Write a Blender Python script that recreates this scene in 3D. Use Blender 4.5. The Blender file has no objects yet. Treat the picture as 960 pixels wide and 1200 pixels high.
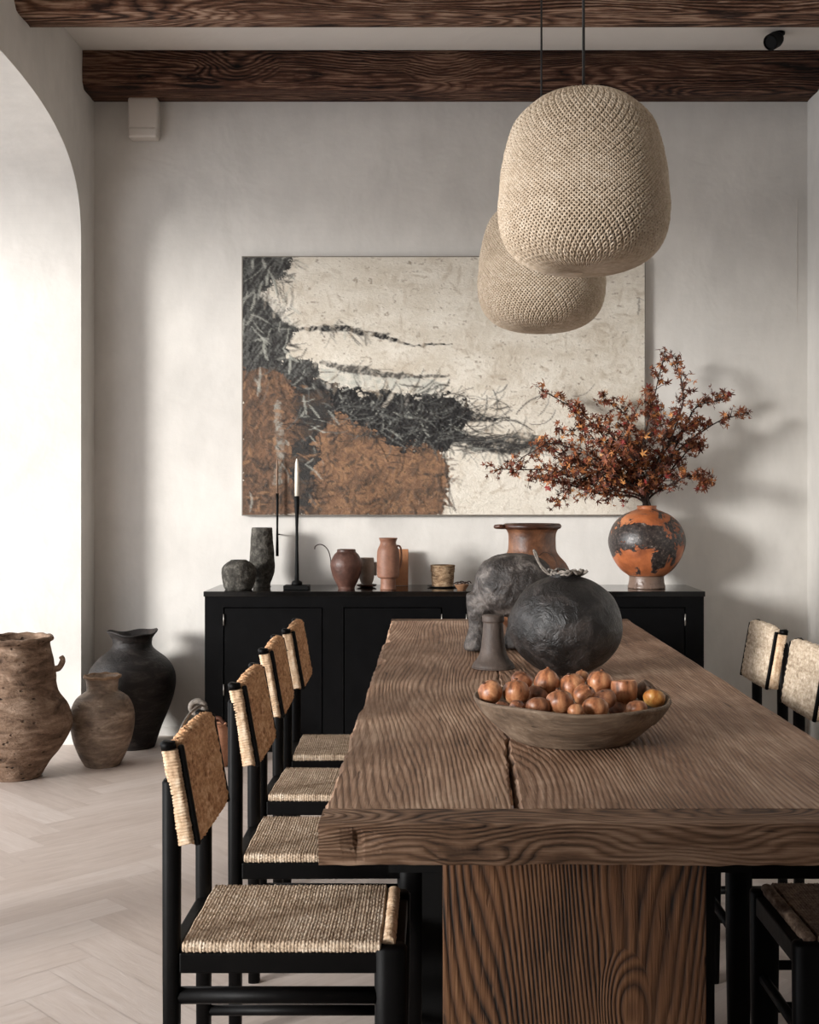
import bpy, math, random
from mathutils import Vector, Matrix, noise
random.seed(7)
PI = math.pi
S = bpy.context.scene
C = S.collection

# ------------------------------------------------------------------ materials
class N:
    """tiny node helper"""
    def __init__(s, name):
        s.m = bpy.data.materials.new(name); s.m.use_nodes = True
        s.t = s.m.node_tree; s.t.nodes.clear()
        s.out = s.t.nodes.new('ShaderNodeOutputMaterial')
        s.b = s.t.nodes.new('ShaderNodeBsdfPrincipled')
        s.t.links.new(s.b.outputs[0], s.out.inputs[0])
        s.co = s.t.nodes.new('ShaderNodeTexCoord')
    def put(s, sock, v):
        if isinstance(v, bpy.types.NodeSocket): s.t.links.new(v, sock)
        elif v is not None: sock.default_value = v
    def math(s, op, a, b=0.0, c=None, clamp=False):
        n = s.t.nodes.new('ShaderNodeMath'); n.operation = op; n.use_clamp = clamp
        s.put(n.inputs[0], a); s.put(n.inputs[1], b)
        if c is not None: s.put(n.inputs[2], c)
        return n.outputs[0]
    def map(s, vec, scale=(1,1,1), loc=(0,0,0), rot=(0,0,0)):
        n = s.t.nodes.new('ShaderNodeMapping')
        s.put(n.inputs['Vector'], vec); n.inputs['Scale'].default_value = scale
        n.inputs['Location'].default_value = loc; n.inputs['Rotation'].default_value = rot
        return n.outputs[0]
    def noise(s, vec, scale=5, detail=4, rough=.55, dist=0.0):
        n = s.t.nodes.new('ShaderNodeTexNoise'); s.put(n.inputs['Vector'], vec)
        n.inputs['Scale'].default_value = scale; n.inputs['Detail'].default_value = detail
        n.inputs['Roughness'].default_value = rough; n.inputs['Distortion'].default_value = dist
        return n.outputs['Fac']
    def voro(s, vec, scale=5, feat='F1'):
        n = s.t.nodes.new('ShaderNodeTexVoronoi'); s.put(n.inputs['Vector'], vec); n.feature = feat
        n.inputs['Scale'].default_value = scale
        return n.outputs['Distance']
    def ramp(s, fac, stops, interp='LINEAR'):
        n = s.t.nodes.new('ShaderNodeValToRGB'); s.put(n.inputs[0], fac)
        cr = n.color_ramp; cr.interpolation = interp
        while len(cr.elements) < len(stops): cr.elements.new(.5)
        for e, (p, c) in zip(cr.elements, stops):
            e.position = p
            if not hasattr(c, '__len__'): c = (c, c, c)
            e.color = (c[0], c[1], c[2], 1)
        return n.outputs[0]
    def mix(s, fac, a, b, mode='MIX'):
        n = s.t.nodes.new('ShaderNodeMix'); n.data_type = 'RGBA'; n.blend_type = mode
        s.put(n.inputs[0], fac)
        for k, v in ((6, a), (7, b)):
            if not isinstance(v, bpy.types.NodeSocket): v = (v[0], v[1], v[2], 1)
            s.put(n.inputs[k], v)
        return n.outputs[2]
    def sep(s, vec):
        n = s.t.nodes.new('ShaderNodeSeparateXYZ'); s.put(n.inputs[0], vec); return n.outputs
    def attr(s, name):
        n = s.t.nodes.new('ShaderNodeAttribute'); n.attribute_name = name; return n
    def bump(s, h, dist=.01, strength=1.0, prev=None):
        n = s.t.nodes.new('ShaderNodeBump'); s.put(n.inputs['Height'], h)
        n.inputs['Distance'].default_value = dist; n.inputs['Strength'].default_value = strength
        if prev is not None: s.put(n.inputs['Normal'], prev)
        return n.outputs[0]
    def done(s, col, rough=.6, normal=None, metal=0.0, spec=None):
        if not isinstance(col, bpy.types.NodeSocket): col = (col[0], col[1], col[2], 1)
        s.put(s.b.inputs['Base Color'], col); s.put(s.b.inputs['Roughness'], rough)
        s.b.inputs['Metallic'].default_value = metal
        if spec is not None: s.b.inputs['Specular IOR Level'].default_value = spec
        if normal is not None: s.put(s.b.inputs['Normal'], normal)
        return s.m

def lin(r, g, b):
    f = lambda c: (c/255/12.92) if c <= 10 else ((c/255+.055)/1.055)**2.4
    return (f(r), f(g), f(b))

def plaster(name, c, var=.08):
    n = N(name); o = n.co.outputs['Object']
    a = n.noise(o, .9, 5, .6, .4); b = n.noise(n.map(o, (3, 3, 1.2)), 3, 6, .6)
    d = tuple(x*(1-var*2) for x in c); e = tuple(min(1, x*(1+var)) for x in c)
    col = n.ramp(n.math('ADD', n.math('MULTIPLY', a, .7), n.math('MULTIPLY', b, .3)), [(.3, d), (.7, e)])
    h = n.math('ADD', n.noise(o, 3.0, 3, .5, .8), n.math('MULTIPLY', n.noise(o, 40, 4, .6), .12))
    return n.done(col, .85, n.bump(h, .014, .6), spec=.25)

def wood(name, dark, mid, light, along='Y', across='X', ringf=500, swirl=9, stretch=.16, nscale=2.2,
         bump=.003, rough=.55, seed=0.0, knots=True, fibre=.5, ringw=.5, patchw=.5, kscale=2.2, fib_s=170):
    """growth-ring lines drawn as contours of a stretched noise, plus fibre and worn patches"""
    n = N(name); o = n.map(n.co.outputs['Object'], (1, 1, 1), (seed, seed*1.7, seed*.6))
    sc = lambda q: tuple(q if k == 'XYZ'.index(along) else 1 for k in range(3))
    big = n.noise(n.map(o, sc(stretch)), nscale, 2.2, .38, .15)
    mid_n = n.noise(n.map(o, sc(.3)), nscale*9, 2, .5, .2)
    sp = n.sep(o); ac = sp['XYZ'.index(across)]
    ph = n.math('ADD', n.math('MULTIPLY', ac, ringf), n.math('MULTIPLY', big, swirl*6.28))
    ph = n.math('ADD', ph, n.math('MULTIPLY', mid_n, 4.5))
    if knots:
        kp = n.voro(n.map(o, sc(.45)), kscale)
        kk = n.math('MULTIPLY', n.math('SUBTRACT', .26, kp, clamp=True), 140.0)
        ph = n.math('ADD', ph, kk)
    ring = n.math('ADD', n.math('MULTIPLY', n.math('SINE', ph), .5), .5)
    ring = n.math('POWER', ring, .55)
    fib = n.noise(n.map(o, sc(.035)), fib_s, 4, .65)
    fib2 = n.noise(n.map(o, sc(.08)), 34, 4, .65, .3)
    patch = n.noise(n.map(o, sc(.6)), 4.2, 5, .65, .5)
    vis = n.math('MULTIPLY', n.ramp(n.noise(n.map(o, sc(.35)), 3.7, 3), [(.36, .35), (.62, 1.0)]), ringw)
    v = n.math('SUBTRACT', .62, n.math('MULTIPLY', n.math('SUBTRACT', 1.0, ring), vis))
    v = n.math('ADD', v, n.math('MULTIPLY', n.math('SUBTRACT', fib, .5), fibre))
    v = n.math('ADD', v, n.math('MULTIPLY', n.math('SUBTRACT', fib2, .5), .55))
    v = n.math('ADD', v, n.math('MULTIPLY', n.math('SUBTRACT', patch, .5), patchw))
    col = n.ramp(v, [(.12, dark), (.52, mid), (.9, light)])
    # scattered pale scratches and dark checks
    scr = n.noise(n.map(o, sc(.1), (3, 5, 1)), 90, 2, .5, .6)
    col = n.mix(n.math('MULTIPLY', n.math('SUBTRACT', scr, .67, clamp=True), 5, clamp=True), col, light)
    col = n.mix(n.math('MULTIPLY', n.math('SUBTRACT', .31, scr, clamp=True), 9, clamp=True), col, dark)
    if knots:
        col = n.mix(n.math('MULTIPLY', n.math('SUBTRACT', .06, kp, clamp=True), 22, clamp=True), col, tuple(x*.12 for x in dark))
    h = n.math('ADD', n.math('MULTIPLY', ring, .8), n.math('ADD', fib, n.math('MULTIPLY', fib2, 1.5)))
    h = n.math('SUBTRACT', h, n.math('MULTIPLY', n.math('SUBTRACT', .33, scr, clamp=True), 6))
    return n.done(col, n.math('ADD', rough, n.math('MULTIPLY', fib, .2)), n.bump(h, bump, .9), spec=.3)

def clay(name, stops, scale=4, rough=.7, bump=.006, bscale=18, pits=0.0, streak=1.0, spec=.4):
    n = N(name); o = n.co.outputs['Object']
    a = n.noise(n.map(o, (1, 1, streak)), scale, 6, .65, .5)
    col = n.ramp(a, stops)
    fine = n.noise(o, 70, 4, .7)
    col = n.mix(.35, col, n.ramp(fine, [(.3, .25), (.7, 1.0)]), 'MULTIPLY')
    h = n.math('ADD', n.noise(n.map(o, (1, 1, max(1, streak*.6))), bscale, 5, .65, .6), n.math('MULTIPLY', fine, .2))
    if pits:
        vo = n.math('MULTIPLY', n.math('SUBTRACT', .22, n.voro(n.map(o, (1, 1, 1.6)), 22), clamp=True), pits)
        vo = n.math('MULTIPLY', vo, n.math('GREATER_THAN', n.noise(o, 8, 2), .5))
        h = n.math('SUBTRACT', h, vo)
        col = n.mix(n.math('MULTIPLY', vo, .6, clamp=True), col, tuple(x*.3 for x in stops[0][1]))
    return n.done(col, n.math('ADD', rough-.12, n.math('MULTIPLY', fine, .25)), n.bump(h, bump, 1), spec=spec)

def simple(name, c, rough=.5, metal=0.0, bscale=None, bd=.001, spec=None, var=.0):
    n = N(name); o = n.co.outputs['Object']
    col = c
    f = n.noise(o, bscale or 30, 4, .6)
    col = n.ramp(f, [(.3, tuple(x*(1-var) for x in c)), (.7, tuple(min(1, x*(1+var)) for x in c))])
    return n.done(col, rough, n.bump(f, bd, .6) if bscale else None, metal, spec)

def straw(name, a, b, c):
    n = N(name); o = n.co.outputs['Object']
    f = n.noise(o, 45, 5, .7, .6); g = n.noise(n.map(o, (.7, 4, 4)), 30, 3)
    h = n.noise(o, 7, 3)
    v = n.math('ADD', n.math('MULTIPLY', f, .45), n.math('ADD', n.math('MULTIPLY', g, .3), n.math('MULTIPLY', h, .25)))
    col = n.ramp(v, [(.36, a), (.5, b), (.64, c)])
    return n.done(col, .8, n.bump(n.noise(o, 260, 3, .7), .002, .8), spec=.2)

M = {}
M['plaster'] = plaster('plaster_wall', lin(213, 209, 203), .10)
M['plaster_white'] = plaster('plaster_loggia', lin(222, 220, 217), .05)
M['ceil'] = plaster('plaster_ceiling', lin(216, 210, 203), .03)
M['table_top'] = wood('weathered_table_wood', lin(62, 41, 30), lin(148, 116, 93), lin(204, 176, 152), ringf=430, swirl=48, stretch=.12, nscale=2.0, bump=.0016, rough=.5, seed=3.1, ringw=.28, kscale=1.3, patchw=.8, fibre=.75)
M['table_top2'] = wood('weathered_table_wood_wide', lin(54, 35, 25), lin(138, 106, 84), lin(198, 170, 147), ringf=400, swirl=56, stretch=.17, nscale=2.0, bump=.0018, rough=.5, seed=8.3, ringw=.28, kscale=1.3, patchw=.8, fibre=.75)
M['table_end'] = wood('table_end_wood', lin(40, 26, 18), lin(122, 93, 72), lin(182, 152, 128), along='X', across='Z', ringf=620, swirl=46, stretch=.3, nscale=4.6, bump=.0028, rough=.6, seed=1.4, ringw=.5, fibre=.8, patchw=1.1, kscale=3.4)
M['pedestal'] = wood('pedestal_wood', lin(20, 12, 8), lin(96, 64, 41), lin(134, 97, 67), along='Z', across='X', ringf=460, swirl=62, stretch=.22, nscale=2.0, bump=.003, rough=.6, seed=5.2, ringw=.6, fibre=.6, patchw=.6, kscale=4.2)
M['beam'] = wood('old_beam_wood', lin(40, 24, 17), lin(110, 78, 60), lin(190, 160, 138), along='X', across='Z', ringf=300, swirl=34, stretch=.12, nscale=4, bump=.008, rough=.85, seed=2.2, ringw=.6, fibre=1.2, patchw=.7, kscale=2.4, fib_s=110)
M['beam_dark'] = wood('old_beam_wood_dark', lin(22, 12, 9), lin(80, 52, 39), lin(150, 118, 98), along='X', across='Z', ringf=300, swirl=34, stretch=.12, nscale=4, bump=.008, rough=.85, seed=7.7, ringw=.6, fibre=1.2, patchw=.7, kscale=2.4, fib_s=110)
M['bowlwood'] = wood('bowl_wood', lin(46, 36, 28), lin(112, 94, 78), lin(164, 146, 126), along='X', across='Z', ringf=200, swirl=5, stretch=.3, nscale=5, bump=.002, rough=.6, seed=4.4, ringw=.14, knots=False, patchw=.9)
M['black'] = simple('black_stained_wood', lin(7, 6, 6), .5, 0, 25, .0015, .1, .3)
M['lacquer'] = simple('black_lacquered_wood', lin(7, 7, 8), .42, 0, 18, .001, .1, .35)
M['lacquer_top'] = simple('black_polished_top', lin(8, 8, 8), .12, 0, 9, .0006, .6, .2)
M['iron'] = simple('black_iron', lin(7, 7, 7), .6, 0, 60, .001, .15)
M['wax'] = simple('candle_wax', lin(228, 222, 208), .45)
M['hinge'] = simple('worn_metal', lin(150, 146, 140), .4, .8)
M['white_plastic'] = simple('white_box', lin(205, 198, 190), .5)
M['cord'] = simple('lamp_cord', lin(24, 20, 18), .6)
M['seat'] = straw('seat_rush', lin(138, 116, 96), lin(196, 174, 150), lin(236, 220, 200))
M['seat_shaded'] = straw('seat_rush_shaded', lin(60, 46, 38), lin(112, 92, 78), lin(156, 136, 118))  # seat rush darkened: shade under the table put into the colour
M['back'] = straw('back_rush', lin(120, 80, 54), lin(204, 158, 118), lin(244, 212, 174))
M['back_pale'] = straw('back_rush_pale', lin(118, 101, 83), lin(182, 165, 144), lin(220, 206, 188))  # bleached rush, with light on these backs also put into the colour
M['coil'] = straw('cord_wrap', lin(150, 116, 88), lin(214, 184, 152), lin(238, 220, 196))
M['jute'] = straw('lamp_net_cord', lin(168, 149, 127), lin(194, 176, 154), lin(216, 201, 182))
M['hole_shadow'] = simple('lamp_hole_shadow', lin(84, 64, 48), .9)  # dark tone standing for shadow inside the lamp net
M['pot_brown'] = clay('rough_brown_clay', [(.3, lin(66, 50, 40)), (.5, lin(128, 104, 86)), (.7, lin(174, 149, 129))], 6, .85, .012, 16, 7, 3.4, .2)
M['pot_mid'] = clay('smooth_brown_clay', [(.3, lin(76, 60, 50)), (.5, lin(136, 116, 99)), (.72, lin(192, 172, 152))], 7, .55, .004, 12, 4, 3.0, .4)
M['pot_dark'] = clay('charcoal_clay', [(.3, lin(16, 13, 12)), (.55, lin(40, 35, 33)), (.75, lin(76, 69, 65))], 8, .55, .006, 24, 0, 3, .35)
M['pot_rim'] = clay('tan_clay', [(.3, lin(120, 94, 72)), (.7, lin(178, 146, 116))], 9, .75, .004, 20)
M['sphere'] = clay('pitted_black_clay', [(.3, lin(9, 8, 7)), (.5, lin(24, 21, 20)), (.74, lin(82, 75, 72))], 9, .46, .010, 26, 1.0, 1, .5)
M['hump'] = clay('cracked_grey_clay', [(.3, lin(26, 22, 20)), (.5, lin(68, 62, 59)), (.7, lin(146, 138, 132))], 13, .48, .014, 24, 1.5, 1, .4)
M['stand'] = clay('grey_brown_clay', [(.3, lin(62, 52, 47)), (.6, lin(98, 85, 77)), (.8, lin(126, 110, 99))], 8, .6, .003, 30, 0, .5)
M['glaze'] = clay('brown_glazed_clay', [(.3, lin(50, 28, 18)), (.5, lin(126, 82, 56)), (.72, lin(178, 126, 92))], 11, .38, .005, 16, 0, 1, .6)
M['glaze_dark'] = clay('dark_brown_glaze', [(.3, lin(40, 24, 17)), (.7, lin(96, 56, 38))], 9, .32, .004, 20, 0, 1, .6)
M['ash'] = clay('ash_textured_clay', [(.3, lin(44, 42, 39)), (.5, lin(78, 75, 70)), (.72, lin(122, 118, 110))], 30, .9, .008, 70, 0, 1, .1)
M['redclay'] = clay('red_brown_clay', [(.3, lin(54, 33, 27)), (.5, lin(92, 62, 52)), (.75, lin(128, 94, 80))], 6, .45, .003, 30, 0, 1)
M['terra'] = clay('terracotta', [(.3, lin(116, 78, 60)), (.5, lin(146, 104, 84)), (.75, lin(168, 128, 106))], 5, .55, .002, 20, 0, 1)
M['terra_orange'] = clay('orange_terracotta', [(.3, lin(150, 96, 62)), (.7, lin(184, 128, 88))], 5, .7, .002, 20)
M['terra_floor'] = clay('pale_terracotta', [(.3, lin(168, 116, 88)), (.7, lin(206, 152, 120))], 7, .7, .003, 20)
M['greige'] = clay('greige_clay', [(.3, lin(140, 126, 114)), (.7, lin(176, 164, 152))], 5, .6, .002, 20)
M['bark'] = clay('birch_bark', [(.32, lin(70, 50, 38)), (.48, lin(150, 122, 94)), (.7, lin(196, 172, 142))], 26, .85, .006, 40, 0, 3, .2)
M['brownwood'] = simple('brown_wood', lin(122, 88, 62), .6, 0, 40, .001, None, .3)
M['stem'] = simple('branch_bark', lin(48, 32, 24), .8, 0, 80, .001, None, .3)

def vase_mat():
    n = N('orange_vase_with_black_glaze'); o = n.co.outputs['Object']
    z = n.sep(o)[2]
    a = n.noise(o, 6, 7, .68, .6)
    band = n.math('SUBTRACT', 1.0, n.math('MULTIPLY', n.math('ABSOLUTE', n.math('SUBTRACT', z, .27)), 9.0), clamp=True)
    v = n.math('ADD', n.math('ADD', n.math('MULTIPLY', n.math('SUBTRACT', a, .5), 1.5), .5), n.math('MULTIPLY', band, .22))
    k = n.ramp(v, [(.55, 0.0), (.585, 1.0)])
    org = n.ramp(n.noise(o, 5, 5, .6), [(.3, lin(96, 50, 30)), (.5, lin(164, 94, 56)), (.8, lin(194, 134, 94))])
    blk = n.ramp(n.noise(o, 60, 5, .7), [(.4, lin(22, 17, 16)), (.6, lin(66, 56, 52)), (.72, lin(150, 138, 130))])
    foot = n.ramp(z, [(.0, 1.0), (.068, 1.0), (.075, 0.0)])
    col = n.mix(k, org, blk)
    col = n.mix(foot, col, lin(104, 84, 72))
    return n.done(col, .4, n.bump(n.math('ADD', k, n.noise(o, 30, 4)), .004, .8), spec=.5)
M['vase'] = vase_mat()

def leaf_mat():
    n = N('maple_leaf'); o = n.co.outputs['Object']
    a = n.attr('rnd').outputs['Fac']
    col = n.ramp(a, [(.0, lin(64, 30, 22)), (.35, lin(106, 56, 38)), (.6, lin(138, 82, 50)), (.85, lin(178, 116, 66)), (.96, lin(194, 136, 80)), (1, lin(128, 44, 38))])
    n.b.inputs['Transmission Weight'].default_value = 0
    return n.done(col, .55, None, spec=.3)
M['leaf'] = leaf_mat()

def fruit_mat(name, base, hi):
    n = N(name); o = n.co.outputs['Object']
    a = n.noise(n.map(o, (1, 1, .25)), 60, 4, .6, .4); b = n.noise(o, 22, 4, .6)
    v = n.math('ADD', n.math('MULTIPLY', a, .5), n.math('MULTIPLY', b, .5))
    col = n.ramp(v, [(.34, tuple(x*.22 for x in base)), (.47, base), (.66, hi)])
    return n.done(col, .4, n.bump(v, .004, .7), spec=.5)
M['fruit'] = fruit_mat('brown_skin', lin(156, 98, 64), lin(214, 160, 116))
M['fruit_dark'] = fruit_mat('dark_brown_skin', lin(120, 74, 50), lin(176, 124, 88))
M['fruit_yellow'] = fruit_mat('peeled_yellow_skin', lin(176, 110, 50), lin(222, 178, 104))
M['fruit_end'] = simple('dry_stem', lin(70, 44, 28), .8, 0, 80, .002, None, .4)
M['husk'] = simple('dry_husk', lin(122, 98, 80), .75, 0, 60, .003, None, .3)
M['twine'] = simple('dry_twine', lin(120, 112, 104), .8, 0, 90, .001, None, .5)

def floor_mat():
    n = N('herringbone_oak'); uv = n.co.outputs['UV']
    u, v, _ = n.sep(uv)
    r = n.attr('rnd').outputs['Fac']
    g = n.noise(n.map(uv, (1.6, 12, 1)), 3.2, 6, .62, .8)
    f = n.noise(n.map(uv, (3, 60, 1)), 4, 3, .6)
    t = n.math('ADD', n.math('MULTIPLY', r, .26), n.math('ADD', n.math('MULTIPLY', g, .6), n.math('MULTIPLY', f, .14)))
    col = n.ramp(t, [(.2, lin(184, 168, 157)), (.5, lin(206, 192, 182)), (.8, lin(222, 211, 203))])
    h = n.math('ADD', g, n.math('MULTIPLY', f, .3))
    return n.done(col, n.math('ADD', .42, n.math('MULTIPLY', g, .2)), n.bump(h, .0015, .5), spec=.3)
M['floor'] = floor_mat()

def paint_mat():
    n = N('oil_painting'); o = n.co.outputs['Object']
    at = n.attr('paint').outputs['Color']
    a = n.noise(n.map(o, (1, 1, 1.6)), 22, 6, .7, 1.5); b = n.noise(o, 110, 4, .7)
    col = n.mix(.5, at, n.ramp(n.math('ADD', n.math('MULTIPLY', a, .6), n.math('MULTIPLY', b, .4)), [(.38, .8), (.5, 1.0)]), 'MULTIPLY')
    return n.done(col, .6, n.bump(n.math('ADD', a, n.math('MULTIPLY', b, .4)), .008, .7), spec=.3)
M['paint'] = paint_mat()
M['canvas_edge'] = simple('canvas_edge', lin(120, 112, 102), .7)

# ------------------------------------------------------------------ geometry
def mobj(name, v, f, mat, parent=None, loc=(0,0,0), smooth=True, mats=None, fm=None):
    me = bpy.data.meshes.new(name); me.from_pydata([tuple(p) for p in v], [], f); me.update()
    me.materials.append(M[mat] if isinstance(mat, str) else mat)
    if mats:
        for x in mats: me.materials.append(M[x])
        me.polygons.foreach_set('material_index', fm)
    if smooth: me.polygons.foreach_set('use_smooth', [True]*len(me.polygons))
    o = bpy.data.objects.new(name, me); C.objects.link(o); o.location = loc
    if parent: o.parent = parent
    return o
def empty(name, loc=(0,0,0), rz=0):
    o = bpy.data.objects.new(name, None); C.objects.link(o); o.location = loc; o.rotation_euler = (0,0,rz)
    o.empty_display_size = .1; return o
def tag(o, label, cat, group=None):
    o['label'] = label; o['category'] = cat
    if group: o['group'] = group
    return o
def struct(o): o['kind'] = 'structure'; return o
def part_label(o, l): o['label'] = l; return o

def box(x0, x1, y0, y1, z0, z1):
    v = [(x, y, z) for z in (z0, z1) for y in (y0, y1) for x in (x0, x1)]
    f = [(0,2,3,1), (4,5,7,6), (0,1,5,4), (1,3,7,5), (3,2,6,7), (2,0,4,6)]
    return v, f
def join(*parts):
    V, F = [], []
    for v, f in parts:
        k = len(V); V += list(v); F += [tuple(i+k for i in q) for q in f]
    return V, F
def boxo(name, dims, mat, parent=None, bev=.004, loc=(0,0,0), rot=None):
    v, f = box(*dims); o = mobj(name, v, f, mat, parent, loc, smooth=False)
    if rot: o.rotation_euler = rot
    if bev:
        b = o.modifiers.new('bevel', 'BEVEL'); b.width = bev; b.segments = 2; b.limit_method = 'ANGLE'
    return o
def lathe(prof, seg=64, amp=0, freq=6, seed=0, wave=0, wob=None):
    V, F = [], []
    n = len(prof)
    for (r, z) in prof:
        for k in range(seg):
            a = 2*PI*k/seg
            p = Vector((r*math.cos(a), r*math.sin(a), z))
            if amp and r > .001:
                d = noise.noise((p+Vector((seed, seed, seed)))*freq)*amp + noise.noise((p+Vector((seed, 3, seed)))*freq*3)*amp*.35
                p.x += math.cos(a)*d; p.y += math.sin(a)*d
            if wave: p.z += wob(a, r, z)
            V.append(p)
    for i in range(n-1):
        for k in range(seg):
            a, b = i*seg+k, i*seg+(k+1) % seg
            F.append((a, b, b+seg, a+seg))
    F.append(tuple(range(seg))[::-1]); F.append(tuple((n-1)*seg+k for k in range(seg)))
    return V, F
def smoothprof(pts, sub=6):
    """catmull-rom through the control points"""
    out = []
    P = [pts[0]]+list(pts)+[pts[-1]]
    for i in range(1, len(P)-2):
        p0, p1, p2, p3 = P[i-1], P[i], P[i+1], P[i+2]
        for s in range(sub):
            t = s/sub
            out.append(tuple(.5*((2*p1[c])+(-p0[c]+p2[c])*t+(2*p0[c]-5*p1[c]+4*p2[c]-p3[c])*t*t+(-p0[c]+3*p1[c]-3*p2[c]+p3[c])*t**3) for c in (0, 1)))
    out.append(tuple(pts[-1])); return [(max(.0005, r), z) for r, z in out]
def vessel(pts, wall=.012, depth=.35, sub=6):
    """outer profile from base to rim, then back inside"""
    o = smoothprof(pts, sub); r, z = o[-1]; z0 = o[0][1]
    H = z-z0; inn = [(max(.003, a-wall), b) for a, b in o if b > z-H*depth][::-1]
    inn = [q for q in inn if q[1] < z-.002] or [(r-wall, z-.01)]
    return [(.0005, z0)] + o + [(r-wall*.3, z+wall*.35), (r-wall*.8, z+wall*.2)] + inn + [(.001, inn[-1][1]-.003)]
def tube(pts, rad, seg=8, cap=True):
    pts = [Vector(p) for p in pts]; n = len(pts)
    if not hasattr(rad, '__len__'): rad = [rad]*n
    V, F = [], []
    up = Vector((0, 0, 1)); prev = None
    for i, p in enumerate(pts):
        t = (pts[min(i+1, n-1)]-pts[max(i-1, 0)]).normalized()
        if prev is None:
            a = t.cross(up);
            if a.length < .01: a = t.cross(Vector((1, 0, 0)))
        else: a = prev - t*prev.dot(t)
        a.normalize(); prev = a; b = t.cross(a)
        for k in range(seg):
            q = 2*PI*k/seg; V.append(p+(a*math.cos(q)+b*math.sin(q))*rad[i])
    for i in range(n-1):
        for k in range(seg):
            x, y = i*seg+k, i*seg+(k+1) % seg; F.append((x, y, y+seg, x+seg))
    if cap: F.append(tuple(range(seg))[::-1]); F.append(tuple((n-1)*seg+k for k in range(seg)))
    return V, F
def spline(pts, sub=8):
    P = [Vector(p) for p in pts]; P = [P[0]*2-P[1]]+P+[P[-1]*2-P[-2]]; out = []
    for i in range(1, len(P)-2):
        p0, p1, p2, p3 = P[i-1:i+3]
        for s in range(sub):
            t = s/sub
            out.append(.5*((2*p1)+(p2-p0)*t+(2*p0-5*p1+4*p2-p3)*t*t+(3*p1-p0-3*p2+p3)*t**3))
    out.append(P[-2]); return out
def setattr_f(o, name, vals, domain='FACE'):
    a = o.data.attributes.new(name, 'FLOAT', domain); a.data.foreach_set('value', vals)

# camera at (0,0,1.355) looking along +Y; X right, Z up
CAM_H = 1.355
YB, XL, XR, ZC = 6.8, -1.94, 2.12, 3.815      # back wall, left and right wall, ceiling
YJ, WT = 6.545, .46                          # far jamb of the arch, wall thickness
XO = -4.3                                    # outer edge of the loggia
YF = -2.6                                    # wall behind the camera

# ------------------------------------------------------------------ room shell
def make_floor():
    V, F, R, UV = [], [], [], []
    L, W = .72, .144
    k = round(L/W)
    cosa, sina = math.cos(PI/4), math.sin(PI/4)
    def rect(a0, b0, a1, b1, hor):
        cx, cy = (a0+a1)/2, (b0+b1)/2
        X = (cx*cosa-cy*sina)-.5; Y = cx*sina+cy*cosa+2
        if X < -5 or X > 3 or Y < -3.2 or Y > 7.6: return
        e = .0006
        i = len(V)
        for (a, b) in ((a0+e, b0+e), (a1-e, b0+e), (a1-e, b1-e), (a0+e, b1-e)):
            V.append((a*cosa-b*sina-.5, a*sina+b*cosa+2, 0))
        F.append((i, i+1, i+2, i+3)); R.append(random.random())
        o1, o2 = random.random()*50, random.random()*50
        if hor: UV.extend([(o1, o2), (o1+L, o2), (o1+L, o2+W), (o1, o2+W)])
        else: UV.extend([(o1, o2), (o1, o2+W), (o1+L, o2+W), (o1+L, o2)])
    for i in range(-90, 90):
        for j in range(-8, 9):
            a = i*W + j*2*L*1.0; b = i*W
            rect(a, b, a+L, b+W, True)
            rect(a+L, b+W-L, a+L+W, b+W, False) if False else rect(a+L, b-L+W, a+L+W, b+W, False)
    n = len(V)
    # joints between the boards: darker bed just beneath
    V.extend([(-5.2, -3.4, -.0015), (3.2, -3.4, -.0015), (3.2, 7.8, -.0015), (-5.2, 7.8, -.0015)]); F.append((n, n+1, n+2, n+3)); R.append(0.0)
    UV.extend([(0, 0), (8, 0), (8, 11), (0, 11)])
    V2, F2 = box(-5.2, 3.2, -3.4, 7.8, -.2, -.002); m = len(V); V.extend(V2); F.extend([tuple(q+m for q in f) for f in F2]); R.extend([0]*6); UV.extend([(0, 0)]*24)
    o = mobj('floor', V, F, 'floor', smooth=False)
    uvl = o.data.uv_layers.new(name='UVMap'); uvl.data.foreach_set('uv', [c for q in UV for c in q])
    setattr_f(o, 'rnd', R)
    struct(o)
make_floor()

def boxs(name, mat, *dims): v, f = join(*[box(*d) for d in dims]); return struct(mobj(name, v, f, mat, smooth=False))
boxs('wall_back', 'plaster', (XL-.1, XR+.3, YB, YB+.25, 0, 4.1))
boxs('wall_right', 'plaster', (XR, XR+.25, YF-.2, YB+.0, 0, 4.1))
boxs('wall_front', 'plaster', (XO-.1, XR, YF-.25, YF, 0, 4.1))
boxs('ceiling', 'ceil', (XO-.3, XR+.25, YF-.2, YB+.2, ZC, ZC+.2))
boxs('wall_loggia', 'plaster_white', (XO-.3, XL-WT+.0, YJ, YJ+.3, 0, ZC))

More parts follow.
